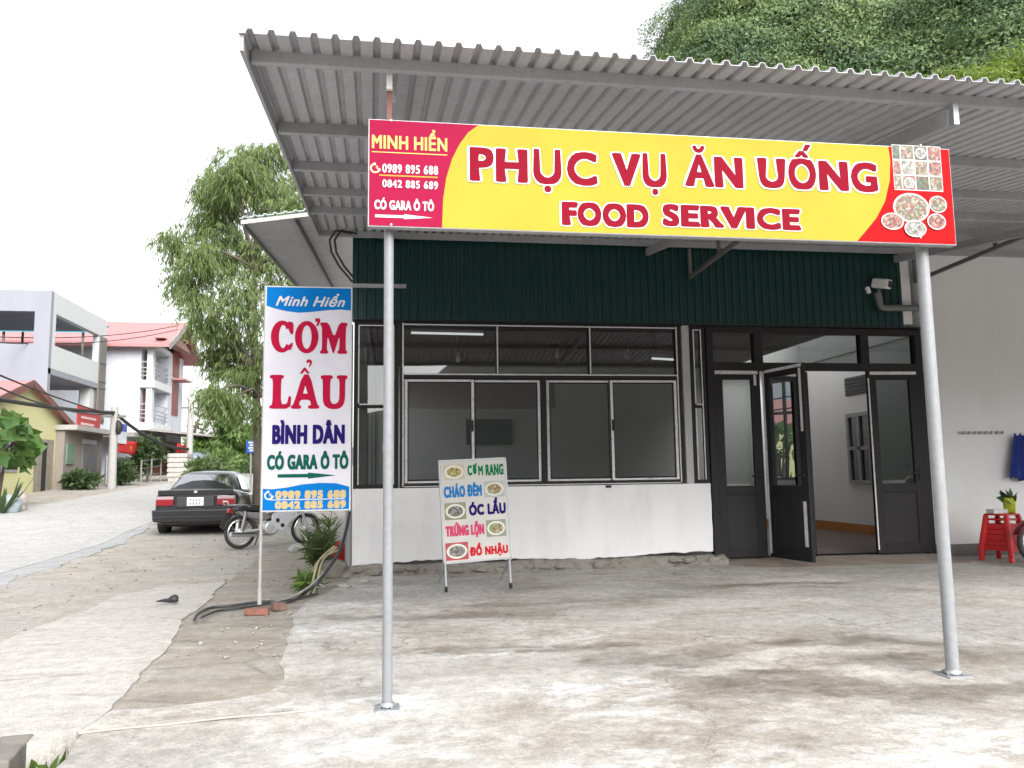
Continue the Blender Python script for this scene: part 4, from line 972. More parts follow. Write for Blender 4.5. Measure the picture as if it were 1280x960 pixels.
# CƠM LẨU in a heavy slab face, drawn as outlines in a unit box
def rnd(poly, it=2):
    for _ in range(it):
        poly = [q for k in range(len(poly)) for q in ((poly[k][0]*.8+poly[(k+1) % len(poly)][0]*.2, poly[k][1]*.8+poly[(k+1) % len(poly)][1]*.2), (poly[k][0]*.2+poly[(k+1) % len(poly)][0]*.8, poly[k][1]*.2+poly[(k+1) % len(poly)][1]*.8))]
    return poly
def ringarc(rx, ry, ix, iy, a0, a1, n=26, ox=0):
    A = [math.radians(a0+(a1-a0)*k/n) for k in range(n+1)]
    return [(.5+rx*math.cos(t), .5+ry*math.sin(t)) for t in A] + [(.5+ox+ix*math.cos(t), .5+iy*math.sin(t)) for t in reversed(A)]
G = {
 'C': [ringarc(.5, .5, .18, .36, 38, 322, ox=.04), rnd([(.72, .98), (1.0, .95), (1.0, .60), (.90, .56), (.78, .70)], 1), rnd([(.66, .16), (.98, .34), (.98, .22), (.88, .06)], 1)],
 'O': [ringarc(.5, .5, .2, .36, -2, 360)],
 'M': [rnd([(0, 0), (.30, 0), (.30, .09), (.25, .12), (.27, .60), (.46, .02), (.52, .02), (.72, .60), (.70, .12), (.64, .09), (.64, 0), (1, 0), (1, .09), (.94, .12), (.95, .87), (1, .90), (1, 1), (.70, 1), (.51, .50), (.31, 1), (0, 1), (0, .90), (.06, .87), (.07, .12), (0, .09)], 1)],
 'L': [rnd([(0, 0), (.96, 0), (1, .36), (.88, .38), (.80, .14), (.52, .14), (.52, .88), (.64, .90), (.64, 1), (0, 1), (0, .90), (.14, .88), (.14, .12), (0, .09)], 1)],
 'A': [rnd([(0, 0), (.36, 0), (.36, .09), (.28, .11), (.33, .26), (.66, .26), (.71, .11), (.60, .09), (.60, 0), (1, 0), (1, .09), (.93, .12), (.66, 1), (.40, 1), (.08, .12), (0, .09)], 1)],
 'U': [rnd([(0, .90), (0, 1), (.45, 1), (.45, .90), (.36, .88), (.36, .28), (.42, .16), (.54, .14), (.66, .20), (.70, .32), (.70, .88), (.60, .90), (.60, 1), (1, 1), (1, .90), (.92, .88), (.92, .28), (.84, .08), (.66, -.01), (.36, -.01), (.16, .08), (.08, .26), (.08, .88)], 1)],
}
letter_pink = M('letter_crimson', (.44, .010, .050), .6, 0, .06, 3, .04, 5, .04)
def slab(ch, r, extra=()):
    u0, v0, u1, v1 = TRect(*r)
    polys = [[(u0+(u1-u0)*x, v0+(v1-v0)*y) for x, y in p] for p in G[ch]]
    polys += [[TP(x, y) for x, y in p] for p in extra]
    flat(st, polys, TF, letter_pink, 'lettering', .004)
slab('C', (339, 400.5, 366.5, 441)); slab('O', (369, 401, 398, 442), [[(394, 398), (400, 398), (400.5, 402), (398.5, 406.5), (395.5, 408.5), (395.5, 406), (397, 403), (394, 402)]]); slab('M', (400.5, 403, 434, 442.5))
slab('L', (337.5, 468.5, 364, 511)); slab('A', (364.5, 468, 399, 511), [[(374.5, 467), (380, 459.5), (382, 459.5), (387.5, 467), (384, 467), (381, 463.5), (378, 467)], [(382.5, 453), (384, 450), (387, 449), (390, 451), (389.8, 455), (387, 459.5), (386, 458.5), (387.3, 454.5), (386.5, 452.5), (384.8, 454)]]); slab('U', (401, 469, 434, 511))
a_tri = [TP(*p) for p in ((379, 492), (384.5, 492), (381.8, 482))]
flat(st, [a_tri], TF, paper_s, 'film', .0058)
pole_m = stained('sign_pole_steel', (.36, .35, .34), (.25, .15, .10), .6, .5, 4, .05)
xp = tx0+.002
MB().tube([(xp, YT+.02, .08), (xp, YT+.02, .34), (xp, YT+.02, tz1-.02)], .014, 10).build('pole', pole_m, st)
MB().tube([(xp, YT+.02, .08), (xp, YT+.02, .22)], .019, 10).build('pole_sleeve', pole_m, st)
mb = MB()
for k in range(4): zz = tz0+.1+(tz1-tz0-.2)*k/3; mb.bar((xp, YT+.045, zz), (tx1, YT+.05, zz), .02, .02)
mb.build('rear_frame', pole_m, st)
bx_, by_ = xp, YT-.02
t1 = MB(); t1.box(-.10, .10, -.05, .05, 0, .055)
solo(t1, 'brick', brick_m, 'red clay brick lying flat at the foot of the thin sign pole', 'brick', bev=.008).location = (bx_-.01, by_-.02, .004)
t2 = MB(); t2.box(-.06, .06, -.05, .05, 0, .07)
o = solo(t2, 'brick', M('dark_brick', (.17, .10, .08), .9, 0, .3, 14, .5), 'broken dark half brick just behind the pole and the flat red brick', 'brick', bev=.012); o.location = (bx_+.14, by_+.16, .004); o.rotation_euler = (0, .15, .5)

# ================================================================ MENU BOARD
fl, fr_ = onZ(556, 744), onZ(638.5, 738)
q_ = [onY(545.8, 575.6, 8.12), onY(633.5, 572, 8.12), onY(637.7, 696.5, 8.12), onY(550.6, 703, 8.12)]
mid = (fl+fr_)/2; ang = math.atan2(fr_.y-fl.y, fr_.x-fl.x); wbd = .72
# board measured in its own plane: width .72 m, height ~1 m, leaning back a little, tilted to the left
print('menu', fl, fr_, (q_[0]-q_[1]).length, (q_[0]-q_[3]).length)
hb = (q_[0]-q_[3]).length; wb = (q_[2]-q_[3]).length
mt = thing('menu_board', 'white upright menu board with five dishes on wheeled legs before the window', 'menu board', (mid.x, mid.y, .022), R_(9))
roll = R_(2.2); cr2, sr2 = math.cos(roll), math.sin(roll)
zb0 = .30
def BF(u, v, d):     # u, v in 0..1 over the board face
    x = (u-.5)*wb; z = v*hb
    return (x*cr2-z*sr2*.9, -d+z*.05, zb0+z*cr2+x*sr2)
mb = MB(); mb.prism([(0, 0), (1, 0), (1, 1), (0, 1)], BF, -.025, 0); mb.build('panel', board_s, mt, False, bev=.003)
mb = MB()
for (u0, v0, u1, v1) in ((-.01, -.01, .012, 1.01), (.988, -.01, 1.01, 1.01), (-.01, -.012, 1.01, .006), (-.01, .994, 1.01, 1.012)): mb.prism([(u0, v0), (u1, v0), (u1, v1), (u0, v1)], BF, -.03, .006)
mb.build('frame', galv, mt, False)
for s_ in (0, 1):
    a_ = Vector(BF(.02+.96*s_, 0, -.015)); MB().tube([a_, (a_.x+.005, a_.y-.02, .06)], .013, 8).build('leg', galv, mt, False)
    MB().tube([a_, (a_.x, a_.y+.32, .05)], .011, 8).build('rear_leg', galv, mt, False)
    MB().lathe([(0, -.012), (.028, -.012), (.03, 0), (.028, .012), (0, .012)], (a_.x+.005, a_.y-.02, .03), 12, 'x').build('caster', black_rub, mt, False)
def uv(X, Y):        # crop coordinates of the board's corners -> 0..1
    tl, tr, br, bl = np.array((124, 75.)), np.array((545, 58.)), np.array((565, 655.)), np.array((147, 687.))
    p = np.array((X, Y), float); u, v = .5, .5
    for _ in range(12):
        f = (1-u)*(1-v)*bl+u*(1-v)*br+u*v*tr+(1-u)*v*tl-p
        J = np.array([(1-v)*(br-bl)+v*(tr-tl), (1-u)*(tl-bl)+u*(tr-br)]).T
        d = np.linalg.solve(J, f); u -= d[0]; v -= d[1]
    return u, v
def BR(x0, y0, x1, y1): a = uv(x0, y0); b = uv(x1, y1); return (a[0], b[1], b[0], a[1])
for s, r, m in (('M', (367, 102, 400, 160), M('letter_green', (.01, .20, .07), .6, 0, .06, 3, .04, 5, .04)), ('RANG', (414, 94, 532, 158), M('letter_green', (.01, .20, .07))), ('CƠ', (298, 88, 362, 160), M('letter_green', (.01, .20, .07), .6, 0, .06, 3, .04, 5, .04)), ('CHÁO ĐÊM', (148, 212, 390, 286), cyan_s), ('ÓC LẨU', (302, 304, 540, 392), navy_s), ('TRỨNG LỘN', (155, 448, 400, 532), pink_s), ('ĐỒ NHẬU', (303, 570, 548, 642), M('letter_bright_red', (.55, .02, .03), .6, 0, .06, 3, .04, 5, .04))):
    letters(mt, s, BR(*r), BF, m, .042, d=.003, world=False, space=1.14)
grn = foodm('dish_photo', [(.45, .45, .25), (.20, .28, .08), (.55, .50, .35), (.30, .20, .08)], 45)
for k, r in enumerate(((148, 95, 282, 185), (402, 198, 536, 290), (152, 330, 288, 425), (410, 434, 538, 526), (155, 570, 298, 664))):
    u0, v0, u1, v1 = BR(*r)
    back = (M('photo_beige', (.50, .46, .38), .5), M('photo_grey', (.42, .44, .42), .5), M('photo_olive', (.26, .25, .14), .5), M('photo_moss', (.24, .27, .18), .5), M('photo_red', (.40, .05, .06), .5))[k]
    flat(mt, [[(u0, v0), (u1, v0), (u1, v1), (u0, v1)]], BF, back, 'food_picture', .003, False)
    cu_, cv_ = (u0+u1)/2, (v0+v1)/2; ru, rv = (u1-u0)*.46, (v1-v0)*.42
    flat(mt, [ell(cu_, cv_, ru, rv)], BF, M('plate_white', (.66, .66, .60), .4), 'plate_picture', .0042, False)
    flat(mt, [ell(cu_, cv_, ru*.78, rv*.74)], BF, (foods[2], grn)[k % 2] if k != 0 else foodm('rice_photo', [(.62, .50, .15), (.50, .20, .06), (.55, .55, .2), (.2, .3, .06)], 45), 'food_picture', .0052, False)

# ================================================================ CORNER CLUTTER: shrub, crate, rock, hoses
def shrub(name, label, base, h, w, n, leaf, mat, stems=7, cat='plant'):
    t = thing(name, label, cat, base); mb = MB(); tips = []
    for k in range(stems):
        a = rng.random()*6.28; r = w*(.3+.7*rng.random()); hh = h*(.55+.45*rng.random())
        p0 = Vector(base); p1 = p0+Vector((r*.4*math.cos(a), r*.4*math.sin(a), hh*.55)); p2 = p0+Vector((r*math.cos(a), r*math.sin(a), hh))
        mb.tube([p0, p1, p2], [.012, .009, .004], 6); tips.append((p0, p1, p2))
    mb.build('stem', M('green_stem', (.16, .17, .07), .7), t)
    P = []; D = []
    for k in range(n):
        p0, p1, p2 = tips[rng.integers(len(tips))]; q = .25+.75*rng.random(); p = p0.lerp(p1, q*2) if q < .5 else p1.lerp(p2, q*2-1)
        P.append(tuple(p)); d = rng.normal(size=3)*.7; d[2] += .35; D.append(d)
    leaf_mesh('foliage', mat, P, D, leaf[0]*(.6+.8*rng.random(n)), leaf[1]*(.7+.6*rng.random(n)), t)
    return t
bright_leaf = leafm('bright_leaf', (.05, .11, .025), (.17, .27, .06), .35, 3)
dull_leaf = leafm('dull_leaf', (.045, .075, .030), (.15, .20, .09), .3, 3)
c = onZ(397, 722); shrub('young_shrub', 'leafy green young shrub growing at the building corner by the cables', (c.x, c.y, 0), .62, .30, 520, (.16, .028), dull_leaf, 11)
c = onZ(383, 742); shrub('low_shrub', 'low bright green weed at the paving edge in front of the corner shrub', (c.x, c.y, 0), .2, .22, 150, (.12, .03), bright_leaf, 8)
c = onZ(408, 700); shrub('tall_weed', 'thin upright weed with a pale stem behind the red crate', (c.x, c.y, 0), .75, .12, 60, (.2, .03), bright_leaf, 3)
# red crate
c = onZ(424, 716); t = thing('plastic_crate', 'bright red plastic crate standing behind the grey rock at the wall corner', 'crate', (c.x-.02, c.y+.12, 0), R_(12))
mb = MB(); frame = [(-.16, .16)]
mb.box(-.2, .2, -.16, -.145, .02, .34).box(-.2, .2, .145, .16, .02, .34).box(-.2, -.185, -.145, .145, .02, .34).box(.185, .2, -.145, .145, .02, .34).box(-.185, .185, -.145, .145, .02, .035)
mb.build('body', red_plastic, t, False, bev=.006)
MB().box(-.215, .215, -.175, -.1605, .31, .35).box(-.215, .215, .1605, .175, .31, .35).box(-.215, -.2005, -.1605, .1605, .31, .35).box(.2005, .215, -.1605, .1605, .31, .35).build('rim', red_plastic, t, False, bev=.005)
c = onZ(414, 722); solo(MB().blob((0, 0, .09), .155, 12, 3, .12, (1.1, .8, .8)), 'rock', M('grey_rock', (.20, .185, .165), .9, 0, .35, 6, .8, 25), 'rounded grey-brown rock in front of the red crate at the wall corner', 'rock').location = (c.x, c.y, .0)
for k, (px, py, r, s1) in enumerate(((398, 735, .09, 3), (372, 690, .16, 5), (430, 735, .07, 9), (455, 728, .06, 11))):
    c = onZ(px, py); solo(MB().blob((0, 0, r*.3), r, s1, 2, .2, (1.2, .9, .5)), 'stone', M('pale_stone', (.34, .33, .31), .9, 0, .3, 8, .7, 30), ('small pale stone under the hoses beside the shrub', 'flat pale stone slab beside the motorcycle front wheel', 'small pale stone below the grey rock at the wall corner', 'small pale stone at the foot of the white wall corner')[k], 'stone').location = (c.x, c.y, 0)
hose_m = M('black_hose', (.035, .035, .036), .5, 0, .2, 8); tan_hose = M('tan_hose', (.38, .33, .22), .6, 0, .2, 8)
def curve_pts(pts, n=8):
    P = [Vector(p) for p in pts]; out = []
    for k in range(len(P)-1):
        p0, p1, p2, p3 = P[max(k-1, 0)], P[k], P[k+1], P[min(k+2, len(P)-1)]
        for i in range(n):
            t = i/n; out.append(.5*((2*p1)+(p2-p0)*t+(2*p0-5*p1+4*p2-p3)*t*t+(3*p1-p0-3*p2+p3)*t**3))
    return out+[P[-1]]
def hose(name, label, pts, r, mat, cat='hose', group=None):
    return solo(MB().tube(curve_pts(pts), r, 8), name, mat, label, cat, group, loc=pts[0])
G0 = lambda x, y, z=.03: onZ(x, y, z)
hose('cable_bundle', 'thick black cable bundle running down from the wall corner to the ground', [onY(437, 640, 8.9), onY(432, 665, 8.8), onY(424, 690, 8.5), onY(408, 714, 8.3), onY(395, 730, 8.1), G0(378, 742, .05)], .018, hose_m, 'cable')
hose('black_hose', 'black hose along the paving behind the sign pole reaching the cement path', [G0(388, 736), G0(362, 752, .02), G0(330, 752, .02), G0(290, 757, .02), G0(262, 760, .02), G0(247, 768, .05), G0(243, 775, .04)], .013, hose_m)
hose('black_hose', 'second black hose lying in front of the other on the paving by the pole', [G0(396, 742), G0(372, 748, .02), G0(345, 753, .02), G0(300, 760, .02), G0(270, 764, .02), G0(252, 772, .05)], .011, hose_m)
hose('grey_hose', 'grey hose looping from the cable bundle over the paving to the pole', [onY(405, 716, 8.25), G0(385, 735, .10), G0(360, 748, .03), G0(340, 755, .02)], .013, M('grey_hose', (.24, .24, .22), .6))
for k, (p, q, lab) in enumerate((((418, 683), (384, 745), 'left tan dry stalk leaning over the cables at the corner'), ((421, 684), (391, 743), 'middle tan dry stalk leaning over the cables at the corner'), ((424, 687), (377, 735), 'longest tan dry stalk crossing behind the cables at the corner'))):
    a, b_ = onY(*p, 8.75), G0(*q, .02); hose('dry_stalk', lab, [a, a.lerp(b_, .4)+Vector((-.05, 0, .05)), a.lerp(b_, .75)+Vector((-.02, 0, .0)), b_], .010, tan_hose, 'stalk', 'dry stalks at the corner')
hose('plastic_strip', 'thin pale strip lying along the crack in the concrete at the lower left', [onZ(98, 917, .012), onZ(150, 911, .013), onZ(215, 905, .012), onZ(285, 897, .016), onZ(340, 893, .012), onZ(398, 887, .012)], .006, M('pale_strip', (.33, .32, .30), .8), 'strip')
c = onZ(217, 753, .03)
mb = MB().blob((0, 0, .03), .045, 4, 2, .2, (1.1, .8, .8)); mb.tube([(-.02, 0, .02), (-.10, 0, .02), (-.16, .01, .012)], [.025, .014, .004], 8)
solo(mb, 'black_rag', black_rub, 'small crumpled black scrap lying on the pale cement path', 'scrap').location = (c.x, c.y, .03)

# ================================================================ CAR
car_paint = M('dark_grey_car_paint', (.022, .023, .026), .22, .2, .06, 2, spec=.6)
car_glass = glassm('car_glass', (.20, .21, .22), .34, .5, .05)
lamp_red = M('lamp_red', (.22, .008, .014), .15, 0, .08, 20); lamp_clear = M('lamp_clear', (.36, .27, .28), .15, 0, .08, 20)
c = onG(243, 670); CX, CY = c.x, c.y
car = thing('sedan_car', 'dark grey four-door sedan parked on the dirt verge beside the road', 'car', (CX, CY, gz(CX, CY)), R_(2.0))
def car_shell():
    # stations from the rear bumper forward: y, half width, bottom z, top z (belt or deck)
    st = [(0.00, .70, .30, .86), (.03, .80, .24, .96), (.25, .84, .22, 1.00), (.8, .85, .20, 1.00), (1.4, .855, .20, .94), (2.4, .855, .20, .92), (3.1, .85, .20, .93), (3.6, .84, .21, .88), (4.1, .80, .22, .80), (4.3, .72, .26, .70), (4.36, .6, .32, .6)]
    prof = [(0, 0), (.88, 0), (.985, .10), (1, .35), (1, .6), (.985, .80), (.93, .94), (.80, 1.0), (0, 1.02)]
    mb = MB(); vs = []; m = len(prof)*2-2
    for y, w, b, t in st:
        half = [(w*u, b+(t-b)*v) for u, v in prof]
        ring = half + [(-u, v) for u, v in half[-2:0:-1]]
        vs += [(u, y+.035*(abs(u)/w)**2*(1 if y < .1 else 0), v) for u, v in ring]
    n = len(st)
    fs = [(i*m+k, i*m+(k+1) % m, (i+1)*m+(k+1) % m, (i+1)*m+k) for i in range(n-1) for k in range(m)]
    mb.add(vs, fs, True); mb.add(vs[:m], [tuple(range(m))]); mb.add(vs[-m:], [tuple(range(m))])
    return mb
body = car_shell().build('body', car_paint, car, False)
m_ = body.modifiers.new('round', 'SUBSURF'); m_.levels = m_.render_levels = 2
car.scale = (.98, 1, .94)
def cabin():
    # greenhouse: y, half width at the belt, z belt, half width at the roof, z roof
    st = [(.62, .66, .98, .62, 1.00), (1.20, .74, .95, .56, 1.355), (1.55, .76, .94, .575, 1.40), (2.3, .77, .93, .58, 1.41), (2.62, .76, .93, .56, 1.37), (3.2, .70, .92, .66, .94)]
    mb = MB(); vs = []
    for y, wb_, zb_, wr, zr in st: vs += [(-wb_, y, zb_), (-wr-.02, y, zb_+(zr-zb_)*.85), (-wr*.85, y, zr), (0, y, zr+.012), (wr*.85, y, zr), (wr+.02, y, zb_+(zr-zb_)*.85), (wb_, y, zb_)]
    m = 7
    mb.add(vs, [(i*m+k, i*m+k+1, (i+1)*m+k+1, (i+1)*m+k) for i in range(len(st)-1) for k in range(m-1)], True)
    return mb
m_ = cabin().build('roof', car_paint, car, False).modifiers.new('round', 'SUBSURF'); m_.levels = m_.render_levels = 1
MB().add([(-.60, .69, 1.035), (.60, .69, 1.035), (.47, 1.135, 1.325), (-.47, 1.135, 1.325)], [(0, 1, 2, 3)]).build('rear_window', car_glass, car, False)
for sgn in (-1, 1):
    def sp_(y, q, out=.012):
        st = [(1.20, .74, .95, .56, 1.355), (1.55, .76, .94, .575, 1.40), (2.3, .77, .93, .58, 1.41), (2.62, .76, .93, .56, 1.37), (3.2, .70, .92, .66, .94)]
        for a, b in zip(st, st[1:]):
            if a[0] <= y <= b[0]:
                t = (y-a[0])/(b[0]-a[0]); A = [a[i]+(b[i]-a[i])*t for i in range(5)]
                return (sgn*(A[1]+(A[3]+.02-A[1])*q+out), y, A[2]+(A[4]-A[2])*.85*q)
    for ya, yb, yc, yd in ((1.24, 2.02, 2.02, 1.40), (2.08, 3.0, 2.58, 2.08)):
        MB().add([sp_(ya, .08), sp_(yb, .08), sp_(yc, .9), sp_(yd, .9)], [(0, 1, 2, 3)]).build('side_window', car_glass, car, False)
    y0 = .95; 
    m = MB().lathe([(.0, -.10), (.27, -.10), (.305, -.07), (.31, 0), (.305, .07), (.27, .10), (0, .10)], (sgn*.765, .82, .305), 24, 'x'); w_ = m.build('wheel', black_rub, car, False)
    MB().lathe([(0, -.012), (.17, -.012), (.19, 0), (.17, .012), (0, .02)], (sgn*.868, .82, .305), 20, 'x').build('rim', silver, w_, False)
    m = MB().lathe([(.0, -.10), (.27, -.10), (.305, -.07), (.31, 0), (.305, .07), (.27, .10), (0, .10)], (sgn*.765, 3.45, .305), 24, 'x'); w_ = m.build('wheel', black_rub, car, False)
    MB().lathe([(0, -.012), (.17, -.012), (.19, 0), (.17, .012), (0, .02)], (sgn*.868, 3.45, .305), 20, 'x').build('rim', silver, w_, False)
    # tail lamps wrap the corners: clear strip over red
    tl = MB().add([], []); 
    def lampbox(z0, z1, x0, x1, y0=-.012): return MB().add([(sgn*x0, y0, z0), (sgn*x1, y0+.02, z0), (sgn*x1, y0+.02, z1), (sgn*x0, y0, z1), (sgn*x0, .10, z0), (sgn*(x1+.02), .14, z0), (sgn*(x1+.015), .14, z1), (sgn*x0, .10, z1)], [(0,1,2,3), (1,5,6,2), (0,4,5,1), (3,2,6,7), (4,0,3,7), (5,4,7,6)])
    L_ = lampbox(.655, .785, .43, .775).build('taillight', lamp_red, car, False, bev=.008)
    lampbox(.785, .85, .43, .765).build('reversing_lens', lamp_clear, L_, False, bev=.006)
    MB().bar((sgn*.80, 2.62, .97), (sgn*.90, 2.62, 1.0), .05, .04).blob((sgn*.96, 2.60, 1.02), .085, 3, 2, .02, (1, .7, .75)).build('mirror', car_paint, car, False)
    for y in (1.45, 2.35): MB().box(min(sgn*.853, sgn*.872), max(sgn*.853, sgn*.872), y, y+.16, .80, .83).build('door_handle', car_paint, car, False, bev=.004)
mb = MB(); mb.add([(-.80, -.03, .30), (.80, -.03, .30), (.84, .02, .34), (.85, .3, .34), (-.85, .3, .34), (-.84, .02, .34), (-.80, -.05, .56), (.80, -.05, .56), (.855, .01, .56), (.862, .3, .56), (-.862, .3, .56), (-.855, .01, .56)],
       [(0,1,7,6), (1,2,8,7), (2,3,9,8), (5,0,6,11), (4,5,11,10), (6,7,8,9,10,11), (0,5,4,3,2,1)])
mb.build('bumper', car_paint, car, False, bev=.02)
MB().box(-.80, .80, -.054, -.04, .40, .425).build('bumper_strip', black_rub, car, False, bev=.004)
MB().box(-.37, .37, -.006, .02, .62, .84).build('plate_recess', M('recess_grey', (.03, .03, .033), .4), car, False, bev=.01)
pl_ = MB().box(-.165, .165, -.022, -.008, .645, .825).build('number_plate', M('plate_face', (.72, .72, .70), .4), car, False, bev=.006)
mb = MB(); rr = random.Random(2)
for zz in (.665, .745):
    for k in range(4): mb.box(-.115+k*.06, -.078+k*.06, -.0245, -.0225, zz, zz+.055)
mb.build('plate_marks', M('plate_ink', (.25, .26, .30), .6), pl_, False)
MB().box(-.74, .74, -.002, .05, .875, .985).build('boot_trim', M('black_gloss', (.015, .015, .017), .2), car, False, bev=.015)
MB().box(-.035, .035, -.010, .0, .915, .965).build('badge', chrome, car, False, bev=.01)
MB().box(-.70, .70, .30, 4.0, .19, .26).build('underbody', black_m, car, False)
mb = MB(); 
for sx_q in (-.35, .35):
    mb.box(sx_q-.22, sx_q+.22, 1.55, 1.72, .75, 1.13); mb.box(sx_q-.22, sx_q+.22, 2.35, 2.50, .75, 1.18)
mb.box(-.65, .65, 1.15, 1.55, .72, .9)
mb.build('seats', M('car_seat', (.10, .10, .11), .9), car, False, bev=.04)

# ================================================================ MOTORCYCLE
rw, fw = onZ(299.5, 686.0), onZ(377.5, 680.3)
dirm = (fw-rw); wbase = 1.20; ph = math.atan2(dirm.y, dirm.x)
print('bike', dirm.length)
def bike(name, label, loc, rz, paint, group=None, sc=1.0):
    t = thing(name, label, 'motorcycle', loc, rz, group); t.scale = (sc, sc, sc)
    R1 = .275
    tyre_m = M('tyre', (.035, .034, .033), .8, 0, .2, 12)
    for x in (0, wbase):
        prof = [(R1-.055, -.02), (R1-.03, -.033), (R1-.008, -.024), (R1, 0), (R1-.008, .024), (R1-.03, .033), (R1-.055, .02), (R1-.055, -.02)]
        w = MB().lathe(prof, (x, 0, R1), 32, 'y').build('wheel', tyre_m, t, False)
        mb = MB().lathe([(R1-.075, -.022), (R1-.05, -.024), (R1-.05, .024), (R1-.075, .022), (R1-.07, 0), (R1-.075, -.022)], (x, 0, R1), 32, 'y'); mb.build('rim', chrome, w, False)
        mb = MB().lathe([(0, -.05), (.055, -.05), (.065, -.03), (.065, .03), (.055, .05), (0, .05)], (x, 0, R1), 16, 'y')
        for k in range(18):
            a = k*2*math.pi/18; b = a+(.35 if k % 2 else -.35)
            mb.tube([(x+.055*math.cos(a), (.03 if k % 4 < 2 else -.03), R1+.055*math.sin(a)), (x+(R1-.06)*math.cos(b), 0, R1+(R1-.06)*math.sin(b))], .0028, 4)
        mb.build('spokes', silver, w, False)
        a = np.linspace(R_(20 if x else -5), R_(170 if x else 165), 14); mb = MB(); vs = []
        for q in a: vs += [(x+(R1+.03)*math.cos(q), s_, R1+(R1+.03)*math.sin(q)-abs(s_)*.25) for s_ in (-.055, -.03, .03, .055)]
        mb.add(vs, [(4*i+k, 4*i+k+1, 4*i+k+5, 4*i+k+4) for i in range(13) for k in range(3)], True); mb.build('fender', paint if x else M('black_fender', (.03, .03, .032), .35), t, False, solid=.006)
    MB().tube(curve_pts([(.02, 0, .68), (.30, 0, .60), (.55, 0, .46), (.80, 0, .52), (1.00, 0, .86)]), .035, 10).build('frame', black_rub, t, False)
    # white leg shield: a bent plate either side of the front tube
    for s_ in (-1, 1):
        mb = MB(); pts = [(.60, .30), (.72, .27), (.90, .50), (1.00, .84), (.96, .92), (.84, .80), (.70, .62), (.52, .56), (.50, .42)]
        n = len(pts); vs = [(x, s_*(.10+.06*(x-.5)), z) for x, z in pts]+[(x-.01, s_*(.13+.10*(x-.5)), z) for x, z in pts]
        mb.add(vs, [tuple(range(n)), tuple(range(n, 2*n))]+[(k, (k+1) % n, n+(k+1) % n, n+k) for k in range(n)]); mb.build('leg_shield', paint, t, False, bev=.01)
        for cx_, cz_ in ((.60, .46), (.69, .37)): MB().lathe([(0, -.006), (.033, -.006), (.033, .006), (0, .006)], (cx_, s_*.155, cz_), 14, 'y').build('vent_hole', black_m, t, False)
        mb = MB(); mb.tube([(-.02, s_*.10, R1), (.04, s_*.13, .62)], .028, 10); mb.build('shock_absorber', chrome, t, False)
        mb = MB(); mb.tube([(wbase, s_*.075, R1), (wbase-.10, s_*.075, .58), (1.02, s_*.06, .84)], .026, 10); mb.build('fork', silver, t, False)
        MB().tube([(.0, s_*.07, R1), (.45, s_*.09, .33)], .022, 8).build('swing_arm', silver, t, False)
    mb = MB(); pts = [(-.10, .70), (.10, .74), (.45, .72), (.60, .64), (.60, .60), (.40, .61), (.1, .64), (-.12, .64)]
    mb.prism(pts, lambda u, v, d: (u, d, v), -.11, .11); mb.build('seat', M('black_vinyl', (.025, .025, .026), .5), t, False, bev=.03)
    mb = MB(); pts = [(-.08, .63), (.40, .60), (.52, .50), (.40, .45), (.18, .50), (-.02, .55)]; mb.prism(pts, lambda u, v, d: (u, d, v), -.10, .10); mb.build('side_cover', M('grey_side_cover', (.20, .20, .21), .4), t, False, bev=.03)
    MB().tube(curve_pts([(-.26, -.10, .80), (-.22, -.11, .74), (0, -.13, .735), (.12, -.13, .70)]), .013, 8).tube(curve_pts([(-.26, .10, .80), (-.22, .11, .74), (0, .13, .735), (.12, .13, .70)]), .013, 8).tube([(-.26, -.10, .80), (-.26, .10, .80)], .013, 8).tube([(-.08, -.12, .735), (-.08, .12, .735)], .01, 8).build('luggage_rack', chrome, t, False)
    tl_ = MB().box(-.22, -.15, -.06, .06, .60, .68).build('taillight', lamp_red, t, False, bev=.015)
    MB().bar((-.20, 0, .60), (-.30, 0, .36), .12, .012, (0, 1, 0)).build('mud_flap', black_rub, t, False)
    MB().tube(curve_pts([(.62, -.12, .32), (.50, -.15, .22), (.30, -.17, .235)]), .020, 10).tube([(.30, -.17, .235), (.22, -.175, .24), (-.24, -.185, .265)], [.022, .045, .042], 14).build('exhaust', chrome, t, False)
    MB().lathe([(0, -.13), (.10, -.13), (.12, -.10), (.12, .10), (.10, .13), (0, .13)], (.50, 0, .33), 18, 'y').bar((.52, 0, .36), (.74, 0, .42), .15, .13).build('engine', silver, t, False, bev=.015)
    for k in range(5): pass
    MB().tube([(.42, -.16, .24), (.42, .16, .24)], .012, 8).tube([(.40, .12, .26), (.36, .22, .02)], .012, 8).build('footrest', dark_steel, t, False)
    MB().tube(curve_pts([(.90, -.33, 1.0), (.96, -.20, 1.03), (1.0, 0, .98), (.96, .20, 1.03), (.90, .33, 1.0)]), .014, 8).build('handlebar', chrome, t, False)
    MB().blob((1.05, 0, .93), .11, 4, 2, .03, (.9, 1.1, 1)).build('headlight', paint, t, False)
    for s_ in (-1, 1): MB().tube([(.94, s_*.24, 1.02), (.92, s_*.27, 1.18)], .007, 6).blob((.92, s_*.29, 1.22), .055, 6, 2, .02, (.35, 1, .75)).build('mirror', black_rub, t, False)
    return t
bike('motorcycle', 'silver-white underbone motorcycle on its stand behind the tall white sign', (rw.x, rw.y, -.004), ph, M('silver_white_paint', (.60, .61, .64), .3, .1, .04))
# front of a second one at the right edge of the yard
c = onZ(1284, 712); c.y = min(c.y, 8.75)
bike('motorcycle', 'dark red motorcycle mostly out of frame at the right, in front of the stools', (c.x+.28+1.2, c.y+.02, .018), R_(176), M('dark_red_paint', (.16, .012, .016), .3, .1, .05))

